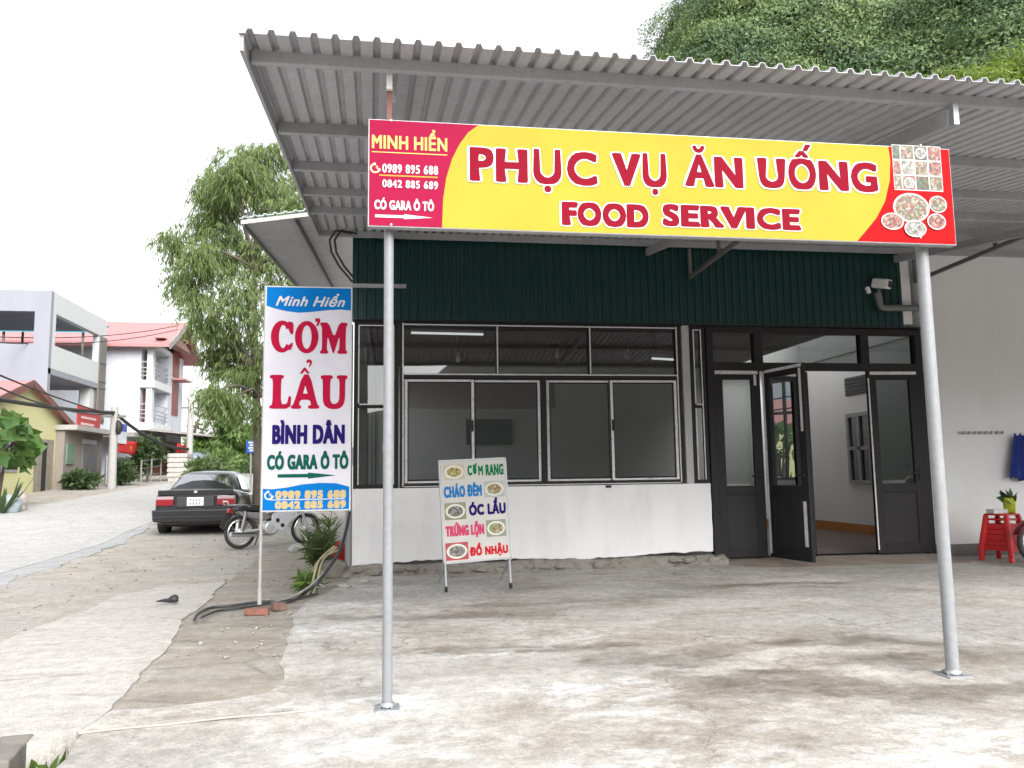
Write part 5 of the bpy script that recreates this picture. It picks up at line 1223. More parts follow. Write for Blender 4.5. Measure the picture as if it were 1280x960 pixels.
# ================================================================ HOUSES across the road
stucco_shaded = stained('shaded_stucco', (.25, .265, .305), (.17, .175, .185), .6, .85, .5, .1)  # darker copy of the house paint, shade of the side face in its colour
stucco_pale = stained('pale_stucco', (.50, .52, .53), (.40, .41, .42), .5, .85, .5, .1)
stucco_white = stained('white_stucco', (.50, .52, .57), (.34, .35, .36), .6, .85, .4, .05)
yellow_wall = stained('yellow_wall', (.52, .50, .27), (.38, .36, .20), .4, .85, .5, .1)
red_door = M('red_door', (.22, .05, .035), .5, 0, .15, 3)
glass_dark = M('dark_glass', (.035, .04, .045), .12)
def gbase(x, y): return gz(x, y)
XH = -12.0
# --- yellow house: gable end with a door towards the road
ya, yb, yc = onX(-18, 560, XH).y, onX(79, 560, XH).y, onX(33, 476, XH)
z0 = gbase(XH, (ya+yb)/2)-.4; ze = onX(82, 527, XH).z; zr = yc.z
ymid = yc.y; yl = ymid-(yb-ymid)
print('yellow', ya, yb, ymid, z0, ze, zr)
yh = thing('yellow_house', 'small pale yellow house with a pink gable roof and a grey double door', 'house', (XH, ymid, gbase(XH, ymid)))
mb = MB(); mb.prism([(yl, z0), (yb, z0), (yb, ze), (ymid, zr-.12), (yl, ze)], lambda u, v, d: (XH-d, u, v), 0, 6.5); mb.build('wall', yellow_wall, yh)
mb = MB()
for s_ in (-1, 1):
    e_ = ymid+s_*(yb-ymid+.5); k = (zr-ze)/(yb-ymid)
    mb.prism([(ymid, zr), (e_, zr-k*abs(e_-ymid)), (e_, zr-k*abs(e_-ymid)-.10), (ymid, zr-.10)], lambda u, v, d: (XH+.22-d, u, v), 0, 7.2)
rf = mb.build('roof', roof_pink, yh)
mb = MB()
for s_ in (-1, 1):
    e_ = ymid+s_*(yb-ymid+.5); k = (zr-ze)/(yb-ymid)
    mb.bar((XH+.24, ymid, zr-.08), (XH+.24, e_, zr-k*abs(e_-ymid)-.08), .05, .22)
mb.build('barge_board', M('brown_board', (.16, .07, .06), .7), rf)
d0, d1 = onX(41, 600, XH), onX(67, 550, XH); zd0, zd1 = gbase(XH, d0.y)-.1, onX(55, 549, XH).z
dw = d1.y-d0.y
mb = MB().box(XH-.10, XH+.02, d0.y, d0.y+.1, zd0, zd1).box(XH-.10, XH+.02, d1.y-.1, d1.y, zd0, zd1).box(XH-.10, XH+.02, d0.y+.1, d1.y-.1, zd1-.12, zd1); df = mb.build('door_frame', M('grey_brown_door', (.25, .22, .18), .7, 0, .2, 4), yh)
MB().box(XH-.04, XH+.012, d0.y+.1, d0.y+dw*.40, zd0, zd1-.12).build('door', M('grey_brown_door', (.25, .22, .18)), yh)
MB().box(XH-.04, XH+.012, d0.y+dw*.66, d1.y-.1, zd0, zd1-.12).build('door', M('grey_brown_door', (.25, .22, .18)), yh)
MB().box(XH-.01, XH+.006, d0.y+dw*.40, d0.y+dw*.66, zd0, zd1-.12).build('dark_door_sheet', black_m, yh)  # black sheet over the gap, standing in for the shade inside
w0, w1 = onX(2, 590, XH), onX(23, 548, XH)
wf = MB().box(XH-.05, XH+.03, w0.y-.1, w1.y, w0.z, w1.z).build('window', M('grey_frame', (.28, .28, .29)), yh)
MB().box(XH+.031, XH+.036, w0.y, w1.y-.1, w0.z+.1, w1.z-.1).build('pane', glass_dark, wf)
for yy in (w0.y+(w1.y-w0.y)*.33, w0.y+(w1.y-w0.y)*.66): MB().box(XH+.037, XH+.06, yy-.03, yy+.03, w0.z+.1, w1.z-.1).build('bar', M('grey_frame', (.28, .28, .29)), wf)

# --- grey house: unfinished three storeys, top floor open
XG = -12.6
yg0, yg1 = onX(63, 400, XG).y, onX(133, 420, XG).y
gh = thing('grey_house', 'grey unfinished three-storey house with open top floor overhanging the street', 'house', (XG, yg0, gbase(XG, yg0)))
ztop, zlt, zsl, zfl = onX(63, 362, XG).z, onX(63, 389, XG).z, onX(63, 430, XG).z, onX(62, 460, XG).z
zg = gbase(XG, yg0)-.5
WX = 11.0
yi = yg0+.25
print('grey', yg0, yg1, ztop, zlt, zsl, zfl)
mb = MB()
# -y face (shade put into its colour): parapet band, sill band, piers
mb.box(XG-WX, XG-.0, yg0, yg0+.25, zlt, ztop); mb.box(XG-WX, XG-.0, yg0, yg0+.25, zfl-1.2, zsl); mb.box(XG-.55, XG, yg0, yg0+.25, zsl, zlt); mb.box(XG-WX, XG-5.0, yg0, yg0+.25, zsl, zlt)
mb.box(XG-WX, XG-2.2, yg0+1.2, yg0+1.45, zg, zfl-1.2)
mb.build('side_wall', stucco_shaded, gh)
mb = MB()
mb.box(XG-.25, XG+.004, yg0+.251, yg1, zlt, ztop); mb.box(XG-.25, XG+.004, yg0+.251, yg1-.6, zfl, zsl); mb.box(XG-.25, XG+.004, yg1-.9, yg1-.3, zsl, zlt); mb.box(XG-.25, XG+.004, yg0+.251, yg0+.5, zsl, zlt)
mb.build('front_wall', stucco_pale, gh)
mb = MB(); mb.box(XG-WX, XG-.0, yg0+.02, yg1, zfl-.22, zfl-.002); mb.box(XG-WX, XG-.26, yg0+.251, yg1-.02, zlt+.3, zlt+.5); mb.build('slab', stucco_shaded, gh)
mb = MB(); mb.box(XG-WX+.3, XG-4.5, yg0+3, yg0+3.2, zfl, zlt+.3); mb.box(XG-WX, XG-WX+.25, yg0+.26, yg1, zfl, zlt+.3); mb.build('inner_wall', stained('inner_plaster', (.34, .33, .31), (.2, .2, .2), .5), gh)
# second floor, set back
mb = MB(); mb.box(XG-WX, XG-2.2, yg0+1.46, yg1-2.0, zg+3.0, zfl-.23); mb.box(XG-.5, XG-.1, yg1-1.4, yg1-.9, zg, zfl-.23); mb.box(XG-WX, XG-1.4, yg0+1.46, yg1-.2, zg, zg+3.3); mb.build('lower_wall', stucco_pale, gh)
o_ = onX(60, 480, XG-2.2); wy = onX(53, 480, XG-2.2).y
wi = MB().box(XG-2.2, XG-2.15, yg0+2.1, yg0+2.9, zfl-2.3, zfl-.9).build('window', glass_dark, gh)
mb = MB(); k1, k2 = yg1-.02, yg1+.0
mb.box(XG-.12, XG-.04, yg1-.86, yg1-.80, zg+2.6, zlt-.02)
for k in range(8): y = yg1-.80+.11*k; mb.box(XG-.02, XG+.05, y-.016, y+.016, zg+3.2, zlt-.02)
for zz in (zlt-1.2, zfl-.2, zfl+.1, zfl-1.6): mb.box(XG-.03, XG+.06, yg1-.82, yg1+.02, zz, zz+.06)
mb.build('steel_grille', dark_steel, gh)
rs0, rs1 = onX(96, 534, XG+.3), onX(125, 513, XG+.3)
a_ = thing('red_banner', 'red shop board with white lines on the front of the grey house', 'sign', (XG+.3, (rs0.y+rs1.y)/2, rs0.z))
MB().box(XG+.27, XG+.33, rs0.y, rs1.y, rs0.z, rs1.z).build('panel', M('banner_red', (.36, .03, .035), .5), a_)
mb = MB()
for k in range(3): mb.box(XG+.331, XG+.336, rs0.y+.3, rs1.y-.3-.2*k, rs1.z-(k+.7)*(rs1.z-rs0.z)/3.4-.05, rs1.z-(k+.7)*(rs1.z-rs0.z)/3.4+.04)
mb.build('text_line', M('faded_white', (.55, .40, .40), .6), a_)
# turquoise sheet awning behind, seen through the open floor
YA = 39.0; a, b_ = onY(60, 413, YA), onY(113, 404, YA)
hb_ = thing('turquoise_awning', 'turquoise metal awning on thin posts seen through the open top floor of the grey house', 'awning', (a.x-2, YA, gbase(a.x, YA)))
mb = MB(); mb.prism([(YA, a.z), (YA+2.5, b_.z+.35), (YA+2.5, b_.z+.27), (YA, a.z-.08)], lambda u, v, d: (a.x-7+d, u, v), 0, 7+b_.x-a.x); mb.build('roof', M('turquoise_sheet', (.02, .24, .32), .5, 0, .1, 2), hb_)
for xx in (a.x-6.5, a.x-2, b_.x-.4):
    MB().tube([(xx, YA+.3, gbase(xx, YA)-.3), (xx, YA+.3, a.z)], .06, 8).build('post', dark_steel, hb_)
    MB().tube([(xx, YA+2.2, gbase(xx, YA)-.3), (xx, YA+2.2, b_.z+.2)], .06, 8).build('post', dark_steel, hb_)
# --- brick shack and steel gate between the houses
sh = thing('brick_shack', 'low bare brick shack with a grey metal door below the grey house', 'shack', (-11.8, 32.5, gbase(-11.8, 32.5)))
XS = -11.7; s0, s1 = onX(80, 560, XS), onX(128, 560, XS); zt_ = onX(100, 540, XS).z; zs = gbase(XS, (s0.y+s1.y)/2)-.4
MB().box(XS-2.5, XS, s0.y, s1.y, zs, zt_).build('wall', stained('old_brick', (.25, .22, .19), (.14, .12, .10), .7, .9, 1.5, .4), sh)
MB().box(XS-2.7, XS+.45, s0.y-.1, s1.y+.3, zt_+.002, zt_+.18).build('roof_slab', cement, sh)
q0, q1 = onX(103, 556, XS), onX(120, 556, XS)
MB().box(XS-.02, XS+.04, q0.y, q1.y, zs+.4, q0.z).build('door', M('grey_metal_door', (.22, .22, .23), .5, .2, .2, 4), sh)
MB().box(XS-.02, XS+.03, q0.y, q1.y, q0.z+.05, zt_-.25).build('transom', stucco_pale, sh)
q0 = onX(92, 560, XS); MB().box(XS-.02, XS+.05, s0.y+.2, q0.y, zs+1.2, zt_-.5).build('mesh_panel', M('green_mesh', (.13, .20, .16), .8), sh)
# --- white house: three storeys, balconies on the corner, pink gable roof
XW = -12.0
yw0, yw1 = onX(191, 470, XW).y, onX(229, 470, XW).y
wh = thing('white_house', 'tall white three-storey house with a pink gable roof and corner balconies', 'house', (XW, yw0, gbase(XW, yw0)))
zE, zA = onX(205, 432, XW).z, onX(219, 407, XW).z
zW0 = gbase(XW, yw0)-.5
ymw = (yw0+yw1)/2
zf2, zf1 = onX(193, 476, XW).z, onX(193, 529, XW).z
print('white', yw0, yw1, zW0, zf1, zf2, zE, zA)
WW = 13.0; bd = XW-onY(176, 470, yw0).x; bw = (yw1-yw0)*.48; print('bd', bd)   # the balcony cut into the corner
mb = MB()
mb.box(XW-WW, XW-bd, yw0, yw1, zW0, zE-.17); mb.box(XW-bd, XW, yw0+bw, yw1, zf1-.5, zE-.17); mb.box(XW-bd, XW, yw0+bw, yw1, zW0, zf1-.5)
mb.prism([(yw0+.02, zE-.169), (yw1-.02, zE-.169), (ymw, zA-.18)], lambda u, v, d: (XW-d, u, v), .3, WW)
mb.build('wall', stucco_white, wh)
mb = MB(); mb.box(XW-.30, XW-.02, yw0+.001, yw0+.42, zW0+3.2, zE-.46); 
for zz in (zf1, zf2): mb.box(XW-bd, XW+.12, yw0-.10, yw0+bw+.3, zz-.38, zz)
mb.box(XW-bd, XW+.1, yw0-.05, yw0+bw, zE-.45, zE-.19)
mb.build('balcony_slab', M('white_trim', (.60, .61, .64), .6), wh)
for zz in (zf1, zf2):
    mb = MB()
    for h_ in (.25, .45, .65, .95): mb.bar((XW-bd, yw0+.05, zz+h_), (XW-.30, yw0+.05, zz+h_), .05, .05); mb.bar((XW-.03, yw0+.4, zz+h_), (XW-.03, yw0+bw, zz+h_), .05, .05)
    mb.build('railing', galv, wh)
MB().box(XW-bd-.02, XW-bd+.03, yw0+.5, yw0+1.7, zf1+.04, zf1+2.3).build('door', red_door, wh)
MB().box(XW-bd-.02, XW-bd+.03, yw0+.5, yw0+1.7, zf2+.05, zf2+2.3).build('door', M('dark_door', (.08, .06, .06), .6), wh)
for zz in (zf1, zf2):
    yy0 = yw0+bw+.8
    w_ = MB().box(XW-.02, XW+.06, yy0, yy0+1.2, zz+.7, zz+2.5).build('window', red_door, wh)
    MB().box(XW+.061, XW+.066, yy0+.12, yy0+1.08, zz+.82, zz+2.38).build('pane', M('maroon_shutter', (.16, .05, .045), .5), w_)
    MB().box(XW+.001, XW+.7, yy0-.2, yy0+1.4, zz+2.6, zz+2.7).build('awning', roof_pink, w_)
mb = MB(); k = (zA-zE)/(ymw-yw0)
for s_ in (-1, 1):
    e_ = ymw+s_*(ymw-yw0+.6); ze_ = zA-k*abs(e_-ymw)
    mb.prism([(ymw, zA), (e_, ze_), (e_, ze_-.15), (ymw, zA-.15)], lambda u, v, d: (XW+.9-d, u, v), 0, WW+1.5)
rf = mb.build('roof', roof_pink, wh)
mb = MB()
for s_ in (-1, 1):
    e_ = ymw+s_*(ymw-yw0+.6); ze_ = zA-k*abs(e_-ymw); mb.bar((XW+.93, ymw, zA-.12), (XW+.93, e_, ze_-.12), .06, .3)
mb.build('barge_board', M('grey_board', (.30, .27, .27), .7), rf)
MB().prism([(yw0-.4, zE+.05), (yw1+.4, zE+.05), (ymw, zA-1.0)], lambda u, v, d: (XW+.1+d, u, v), 0, .5).build('gable_hood', M('brown_pink_tile', (.32, .19, .17), .7), wh)
# ground floor veranda: roof, posts, dark red shopfront
zv = zf1-.55
MB().prism([(XW, zv+.25), (XW+3.4, zv-.15), (XW+3.4, zv-.25), (XW, zv+.12)], lambda u, v, d: (u, yw0-.3+d, v), 0, yw1-yw0+1.0).build('veranda_roof', M('grey_tin', (.28, .26, .25), .6), wh)
for yy in (yw0-.1, (yw0+yw1)/2, yw1+.5): MB().box(XW+3.15, XW+3.3, yy, yy+.15, zW0, zv-.2).build('veranda_post', stucco_pale, wh)
mb = MB().box(XW+.002, XW+.08, yw0+.3, yw1-.2, zW0+.3, zv-.3); mb.build('shopfront', M('maroon_front', (.12, .035, .03), .5, 0, .3, 1.5), wh)
MB().box(XW-7.0, XW-.2, yw0-1.9, yw0-.01, zv-.25, zv-.05).build('lean_to_roof', M('grey_tin', (.28, .26, .25)), wh)
# --- gate, walls and things in front of the white house
XA = -10.6
gp0, gp1 = onX(172, 580, XA), onX(140, 580, XA)
zg_ = gbase(XA, gp0.y)
w_ = thing('gate_pillar', 'grey rendered gate pillar left of the round bush by the white house', 'pillar', (XA, gp0.y, zg_)); hh = onX(172, 568, XA).z
MB().box(XA-.35, XA, gp0.y-.02, gp0.y+.5, zg_-.3, hh).build('shaft', stucco_pale, w_, bev=.02); MB().box(XA-.42, XA+.07, gp0.y-.1, gp0.y+.58, hh+.001, hh+.12).build('cap', stucco_pale, w_, bev=.02)
g_ = thing('steel_gate', 'pale grey steel bar gate between the utility pole and the pillar', 'gate', (XA, (gp0.y+gp1.y)/2, zg_))
mb = MB(); nb = 16
for k in range(nb): y = gp1.y+(gp0.y-.1-gp1.y)*k/(nb-1); mb.box(XA-.2, XA-.16, y-.02, y+.02, zg_-.1, hh-.15)
mb.build('bars', M('pale_gate', (.42, .43, .45), .5, .2), g_)
MB().box(XA-.215, XA-.145, gp1.y, gp0.y-.1, hh-.22, hh-.14).box(XA-.215, XA-.145, gp1.y, gp0.y-.1, zg_+.5, zg_+.58).build('rail', M('pale_gate', (.42, .43, .45)), g_)
MB().box(XA-.26, XA-.22, gp1.y, (gp0.y+gp1.y)/2, zg_-.1, zg_+1.0).build('sheet_panel', dark_steel, g_)
fy = onX(176, 600, -9.6).y
f_ = thing('roadside_fence', 'thin dark wire fence with posts in front of the white house', 'fence', (-9.6, fy, gbase(-9.6, fy)))
for k in range(9):
    y = fy+k*1.35; z_ = gbase(-9.6, y); MB().tube([(-9.6, y, z_-.2), (-9.6, y, z_+1.0)], .035, 6).build('post', wood_m, f_)
mb = MB()
for h_ in (.35, .65, .95): mb.tube([(-9.6, fy+k*1.35, gbase(-9.6, fy+k*1.35)+h_) for k in range(9)], .015, 5)
mb.build('wires', dark_steel, f_)
def flagthing(name, label, x, px0, py0, px1, py1, star=True):
    a, b = onX(px0, py0, x), onX(px1, py1, x)
    t = thing(name, label, 'flag', (x, a.y, min(a.z, b.z)), 0, 'red flags across the road')
    n, m = 10, 5; y0, y1 = sorted((a.y, b.y)); zlo, zhi = sorted((a.z, b.z)); vs = []
    F_ = lambda u, v, d: (x+d+.06*math.sin(u*5+v), y0+(y1-y0)*u, zlo+(zhi-zlo)*v-.10*math.sin(u*3.1)*(zhi-zlo))
    for j in range(m+1):
        for i in range(n+1): vs.append(F_(i/n, j/m, 0))
    MB().add(vs, [(j*(n+1)+i, j*(n+1)+i+1, (j+1)*(n+1)+i+1, (j+1)*(n+1)+i) for j in range(m) for i in range(n)], True).build('cloth', M('flag_red', (.50, .02, .02), .7), t, solid=.01)
    rx = .22; st = []
    for k in range(10):
        r = (.30 if k % 2 == 0 else .12); an = math.pi/2+k*math.pi/5; st.append((.55+r*math.cos(an)*(zhi-zlo)/(y1-y0), .5+r*math.sin(an)))
    mb = MB(); mb.add([F_(u, v, .03) for u, v in st]+[F_(.55, .5, .035)], [(k, (k+1) % 10, 10) for k in range(10)]); mb.build('star', M('flag_yellow', (.75, .55, .05), .6), t)
    return t
flagthing('red_flag', 'wide red flag with a yellow star hanging above the steel gate', -10.4, 147, 565, 175, 552)
flagthing('red_flag', 'small red flag with a yellow star hanging beside the farther utility pole', -9.2, 220, 565, 233, 556)
pa, pb = onX(141, 553, -10.3), onX(159, 530, -10.3)
t = thing('blue_notice', 'white and blue notice board beside the nearer utility pole', 'sign', (-10.3, pa.y, pa.z))
MB().box(-10.36, -10.3, pa.y, pb.y, pa.z, pb.z).build('panel', M('notice_white', (.66, .68, .72), .5), t)
mb = MB(); mb.box(-10.299, -10.292, pa.y+(pb.y-pa.y)*.55, pb.y-.02, pa.z+(pb.z-pa.z)*.6, pb.z-.03); mb.build('blue_field', M('notice_blue', (.06, .10, .40), .5), t)
mb = MB(); cyy, czz = pa.y+(pb.y-pa.y)*.38, pa.z+(pb.z-pa.z)*.55
mb.add([(-10.29, cyy+a_*(pb.y-pa.y), czz+b_*(pb.z-pa.z)) for a_, b_ in ((-.18, -.05), (-.05, -.16), (.14, -.10), (.18, .10), (.08, .26), (-.08, .28), (-.16, .12))], [tuple(range(7))]); mb.build('blue_emblem', M('notice_blue', (.06, .10, .40)), t)
# blue road sign
pa, pb = onY(307.5, 566, 24), onY(321, 551, 24)
t = thing('road_sign', 'small blue road sign with white lines on a leaning post behind the car', 'sign', (pa.x, 24, gbase(pa.x, 24)))
MB().box(pa.x, pb.x+.1, 24, 24.04, pa.z, pb.z).build('panel', M('road_sign_blue', (.01, .12, .55), .4), t)
mb = MB()
for k in range(4): zz = pb.z-(pb.z-pa.z)*(k+.7)/4.6; mb.box(pa.x+.06+.03*(k % 2), pb.x-.02, 23.992, 23.998, zz-.025, zz+.025)
mb.build('text_line', white_s, t)
MB().tube([(pa.x+.15, 24.06, gbase(pa.x, 24)-.2), (pa.x+.12, 24.06, pb.z)], .03, 8).build('post', galv, t)
# water tank and white crate near the flag
c = onX(241, 578, -8.9)
t = thing('water_tank', 'blue-grey ribbed plastic water tank standing beyond the parked car', 'tank', (c.x, c.y, gbase(c.x, c.y)))
zt0, zt1 = onX(241, 592, -8.9).z-.3, onX(241, 571, -8.9).z
prof = [(0, zt0)]+[(.62+(.04 if k % 2 else 0), zt0+(zt1-zt0)*k/9) for k in range(10)]+[(.5, zt1+.1), (.2, zt1+.2), (0, zt1+.2)]
MB().lathe([(r, z) for r, z in prof], (c.x, c.y, 0), 18).build('body', M('tank_blue_grey', (.16, .20, .25), .5, 0, .1, 3), t)
c = onX(225, 583, -9.0); t = thing('white_crates', 'white slatted crate left of the blue-grey water tank', 'crate', (c.x, c.y, gbase(c.x, c.y)))
mb = MB(); z_ = c.z-.45
for k in range(5): mb.box(c.x-.4, c.x+.4, c.y-.5, c.y+.5, z_+k*.21, z_+k*.21+.15)
mb.box(c.x-.36, c.x+.36, c.y-.46, c.y+.46, z_-.3, z_+1.0); mb.build('body', M('crate_white', (.40, .385, .36), .7), t)

# ================================================================ UTILITY POLES AND WIRES
conc_pole = stained('pole_concrete', (.34, .33, .32), (.2, .19, .18), .5, .9, 2, .2)
def upole(label, px, xw, ptop, transformer=False):
    c = onX(px, 590, xw); zb_ = gbase(xw, c.y); zt_ = onX(px, ptop, xw).z
    t = thing('utility_pole', label, 'utility pole', (xw, c.y, zb_), 0, 'utility poles along the road')
    MB().tube([(xw, c.y, zb_-.3), (xw, c.y, zt_)], [.17, .12], 10).build('post', conc_pole, t)
    MB().bar((xw-.4, c.y, zt_-.35), (xw+.4, c.y, zt_-.35), .08, .08).build('crossarm', dark_steel, t)
    if transformer: MB().blob((xw+.22, c.y-.1, zt_-.75), .15, 2, 2, .15, (.8, .8, 1.8)).build('cable_coil', black_rub, t)
    return Vector((xw, c.y, zt_))
p1 = upole('concrete utility pole with a coil of black cable beside the steel gate', 140, -10.2, 508, True)
p2 = upole('thinner concrete utility pole beyond the gate beside the small red flag', 236, -8.9, 499)
def wire(label, a, b, sag, r, extra=None):
    pts = [a.lerp(b, k/12)-Vector((0, 0, sag*4*(k/12)*(1-k/12))) for k in range(13)]
    solo(MB().tube(pts, r, 6), 'overhead_cable', black_rub, label, 'cable', 'overhead cables along the road', loc=a)
pn = onX(-60, 488, -9.6)
wire('thick black bundled cable from the left edge to the nearer utility pole', Vector((-9.6, pn.y, pn.z)), p1-Vector((0, 0, .2)), .1, .06)
wire('thick black bundled cable sagging from the nearer to the farther utility pole', p1-Vector((0, 0, .2)), p2-Vector((0, 0, 2.2)), .35, .06)
pn2 = onX(-40, 452, -9.4); wire('upper thin cable sloping down past the pink gable to the nearer pole', pn2, p1-Vector((0, 0, .3)), .1, .025)
pn3 = onX(-60, 455, -9.0); wire('lower thin cable sloping down across the yellow gable to the nearer pole', pn3, p1-Vector((0, 0, .25)), .35, .025)
ra, rb = onY(-40, 419, 29), onY(222, 407, 42)
wire('thin high cable crossing the open floor of the grey house to the white house', ra, rb, .3, .018)
ra, rb = onY(-40, 426, 29), onY(222, 412, 42)
wire('second thin high cable just below the other crossing the grey house', ra, rb, .35, .018)

# ================================================================ TREES AND PLANTS
willow = leafm('drooping_leaf', (.085, .125, .045), (.25, .32, .125), .42, .9)
far_leaf = leafm('far_leaf', (.06, .12, .035), (.17, .26, .08), .35, .6)
dark_leaf = leafm('dark_leaf', (.028, .055, .024), (.085, .13, .055), .3, .6)
YTREE = 19.3
tb = onG(322, 648); tb = Vector((ray(322, 560).x/ray(322, 560).y*YTREE, YTREE, 0)); tb.z = gz(tb.x, tb.y)
bt = thing('roadside_tree', 'tall roadside tree with drooping narrow leaves behind the standing sign', 'tree', tb)
Bl = []
for px, py, rx, rz, w in ((265, 235, 22, 26, .9), (258, 275, 20, 26, .7), (250, 320, 18, 22, .5), (300, 215, 30, 30, 1.2), (335, 235, 45, 40, 1.6), (280, 245, 28, 35, 1.1), (330, 190, 36, 16, .8), (375, 260, 40, 45, 1.2), (285, 305, 34, 40, 1.1), (215, 300, 20, 22, .5), (228, 345, 22, 28, .6), (243, 375, 22, 22, .5), (258, 405, 18, 18, .5),
                           (300, 375, 40, 45, 1.2), (345, 330, 45, 50, 1.3), (290, 430, 32, 34, 1.2), (272, 450, 18, 20, .5), (310, 465, 28, 28, .9), (390, 340, 45, 60, 1.0), (360, 420, 40, 50, 1.0), (266, 490, 18, 12, .35), (285, 500, 26, 14, .45), (330, 510, 26, 18, .4), (265, 330, 24, 20, .4)):
    p = onY(px, py, YTREE+rr.uniform(-.9, .9)); k = YTREE/1000*1.0
    Bl.append((p, (rx*k, (rx+rz)/2*k*1.1, rz*k), w*1.0))
def branchy(mb, a, b, r0_, r1_, bend=.25):
    m = a.lerp(b, .5)+Vector((rr.uniform(-bend, bend), rr.uniform(-bend, bend), bend*.8)); mb.tube(curve_pts([a, m, b], 5), list(np.linspace(r0_, r1_, 11)), 7)
mb = MB(); k0 = onY(320, 470, YTREE); k1 = onY(318, 360, YTREE); k2 = onY(322, 240, YTREE)
mb.tube(curve_pts([tb-Vector((0, 0, .2)), tb+Vector((.02, 0, 1.2)), k0, k1, k2], 5), list(np.linspace(.13, .03, 21)), 10)
for c, r, w in Bl: 
    z = tb.z+ (c.z-tb.z)*.62; src = k0 if c.z < k1.z else k1.lerp(k2, .2)
    if c.z < k0.z+.3: src = tb.lerp(k0, .85)
    branchy(mb, src, c, .05, .010)
mb.build('trunk', trunk_m, bt)
nt = 5400; P0, d0 = blob_points(Bl, nt, .2); PP = []; DD = []
for k in range(nt):
    p = P0[k]; o = d0[k]*np.array((.5, .5, .25)); o[2] -= .15; o += rng.normal(size=3)*.2; L = .28+.35*rng.random(); m = 11
    for i in range(m):
        q = i/m; pos = p+o*L*q+np.array((0, 0, -.35*L*q*q)); dv = o*.4+rng.normal(size=3)*.30; dv[2] -= .55+.5*q
        PP.append(pos); DD.append(dv)
n_ = len(PP); leaf_mesh('crown', willow, PP, DD, .13+.10*rng.random(n_), .017+.010*rng.random(n_), bt)
# understory of dark sprays below the crown, in front of the distance
# trees along the far road
def far_tree(label, px, py_base, py_top, Y, wpx, mat, n, leaf=(.45, .22), group='trees along the far road', droop=.2, x=None):
    p = onY(px, py_base, Y); zt_ = onY(px, py_top, Y).z; zb_ = gz(p.x, p.y); 
    return simple_tree('roadside_tree', label, (p.x, p.y, zb_), zt_-zb_, wpx*Y/1000, mat, n, leaf, group=group, droop=droop, crown_from=.12)
far_tree('feathery mid-green tree in the middle distance left of the blue road sign', 285, 596, 506, 40, 26, far_leaf, 5200, (.34, .10), droop=.35)
far_tree('small bright green bush-like tree beside the farther utility pole', 253, 597, 546, 43, 17, bright_leaf, 2600, (.34, .14))
far_tree('bright green tree behind the blue road sign', 318, 596, 528, 46, 20, bright_leaf, 3000, (.36, .14))
far_tree('darker tree at the road bend right of the feathery tree', 300, 597, 538, 52, 26, dark_leaf, 3500, (.4, .18))
far_tree('tall narrow shrub in front of the maroon shopfront', 213, 597, 549, 46.5, 7, bright_leaf, 1300, (.3, .12))
far_tree('pale distant tree at the end of the road', 345, 592, 530, 64, 40, dull_leaf, 3000, (.6, .28))
far_tree('broad distant tree behind the bare branches', 262, 592, 545, 70, 36, dull_leaf, 3000, (.6, .28))
# a nearly bare tree by the second pole
c = onY(240, 595, 44); t = thing('bare_tree', 'nearly bare branching tree just right of the farther utility pole', 'tree', (c.x, 44, gz(c.x, 44))); mb = MB(); b0 = Vector((c.x, 44, gz(c.x, 44)-.2))
mid_ = onY(243, 560, 44); mb.tube([b0, mid_], [.16, .12], 8)
for px, py in ((262, 527), (254, 516), (268, 540), (232, 532), (275, 548)): q = onY(px, py, 44+rr.uniform(-1, 1)); branchy(mb, mid_, q, .10, .02, .3)
mb.build('trunk', trunk_m, t)
P_ = [tuple(onY(rr.uniform(240, 275), rr.uniform(515, 552), 44+rr.uniform(-1, 1))) for k in range(160)]; leaf_mesh('crown', dull_leaf, P_, rng.normal(size=(160, 3)), .3, .12, t)
# bushes by the roadside
def bush(label, px, py, Y, w, h, mat, n, leaf, x=None):
    p = onY(px, py, Y) if x is None else onX(px, py, x); b = Vector((p.x, p.y, gz(p.x, p.y)))
    t = thing('bush', label, 'bush', b); mb = MB()
    for k in range(6): mb.tube([b-Vector((0, 0, .05)), b+Vector((rr.uniform(-w, w)*.5, rr.uniform(-w, w)*.5, h*.7))], [.03, .008], 5)
    mb.build('stem', trunk_m, t)
    P, d = blob_points([(b+Vector((rr.uniform(-w, w)*.45, rr.uniform(-w, w)*.45, h*rr.uniform(.35, .75))), (w*.55, w*.55, h*.32), 1) for k in range(6)], n, .3)
    leaf_mesh('foliage', mat, P, d*.6+rng.normal(size=(n, 3))*.5+np.array((0, 0, .2)), leaf[0]*(.6+.8*rng.random(n)), leaf[1], t)
bush('round clipped bush right of the grey gate pillar', 184, 600, 38, .75, 2.0, dark_leaf, 1400, (.22, .12), -10.1)
bush('dark heap of creeping shrub at the foot of the brick shack', 98, 606, 30, .7, .65, dark_leaf, 1100, (.22, .12), -11.1)
bush('low dark bush at the foot of the nearer utility pole', 150, 603, 30, .7, 1.0, dark_leaf, 900, (.22, .12), -10.5)
for k, (px, Y, h_) in enumerate(((262, 34, 1.0), (276, 38, 1.2), (292, 41, 1.1), (300, 47, 1.4), (250, 39, 1.1))):
    bush(('low roadside bush just left of the feathery tree foot', 'low roadside bush at the foot of the feathery tree', 'low roadside bush right of the feathery tree foot', 'taller bush under the dark tree at the road bend', 'low bush right of the water tank')[k], px, 600, Y, 1.0, h_, far_leaf if k % 2 else dull_leaf, 900, (.3, .12))
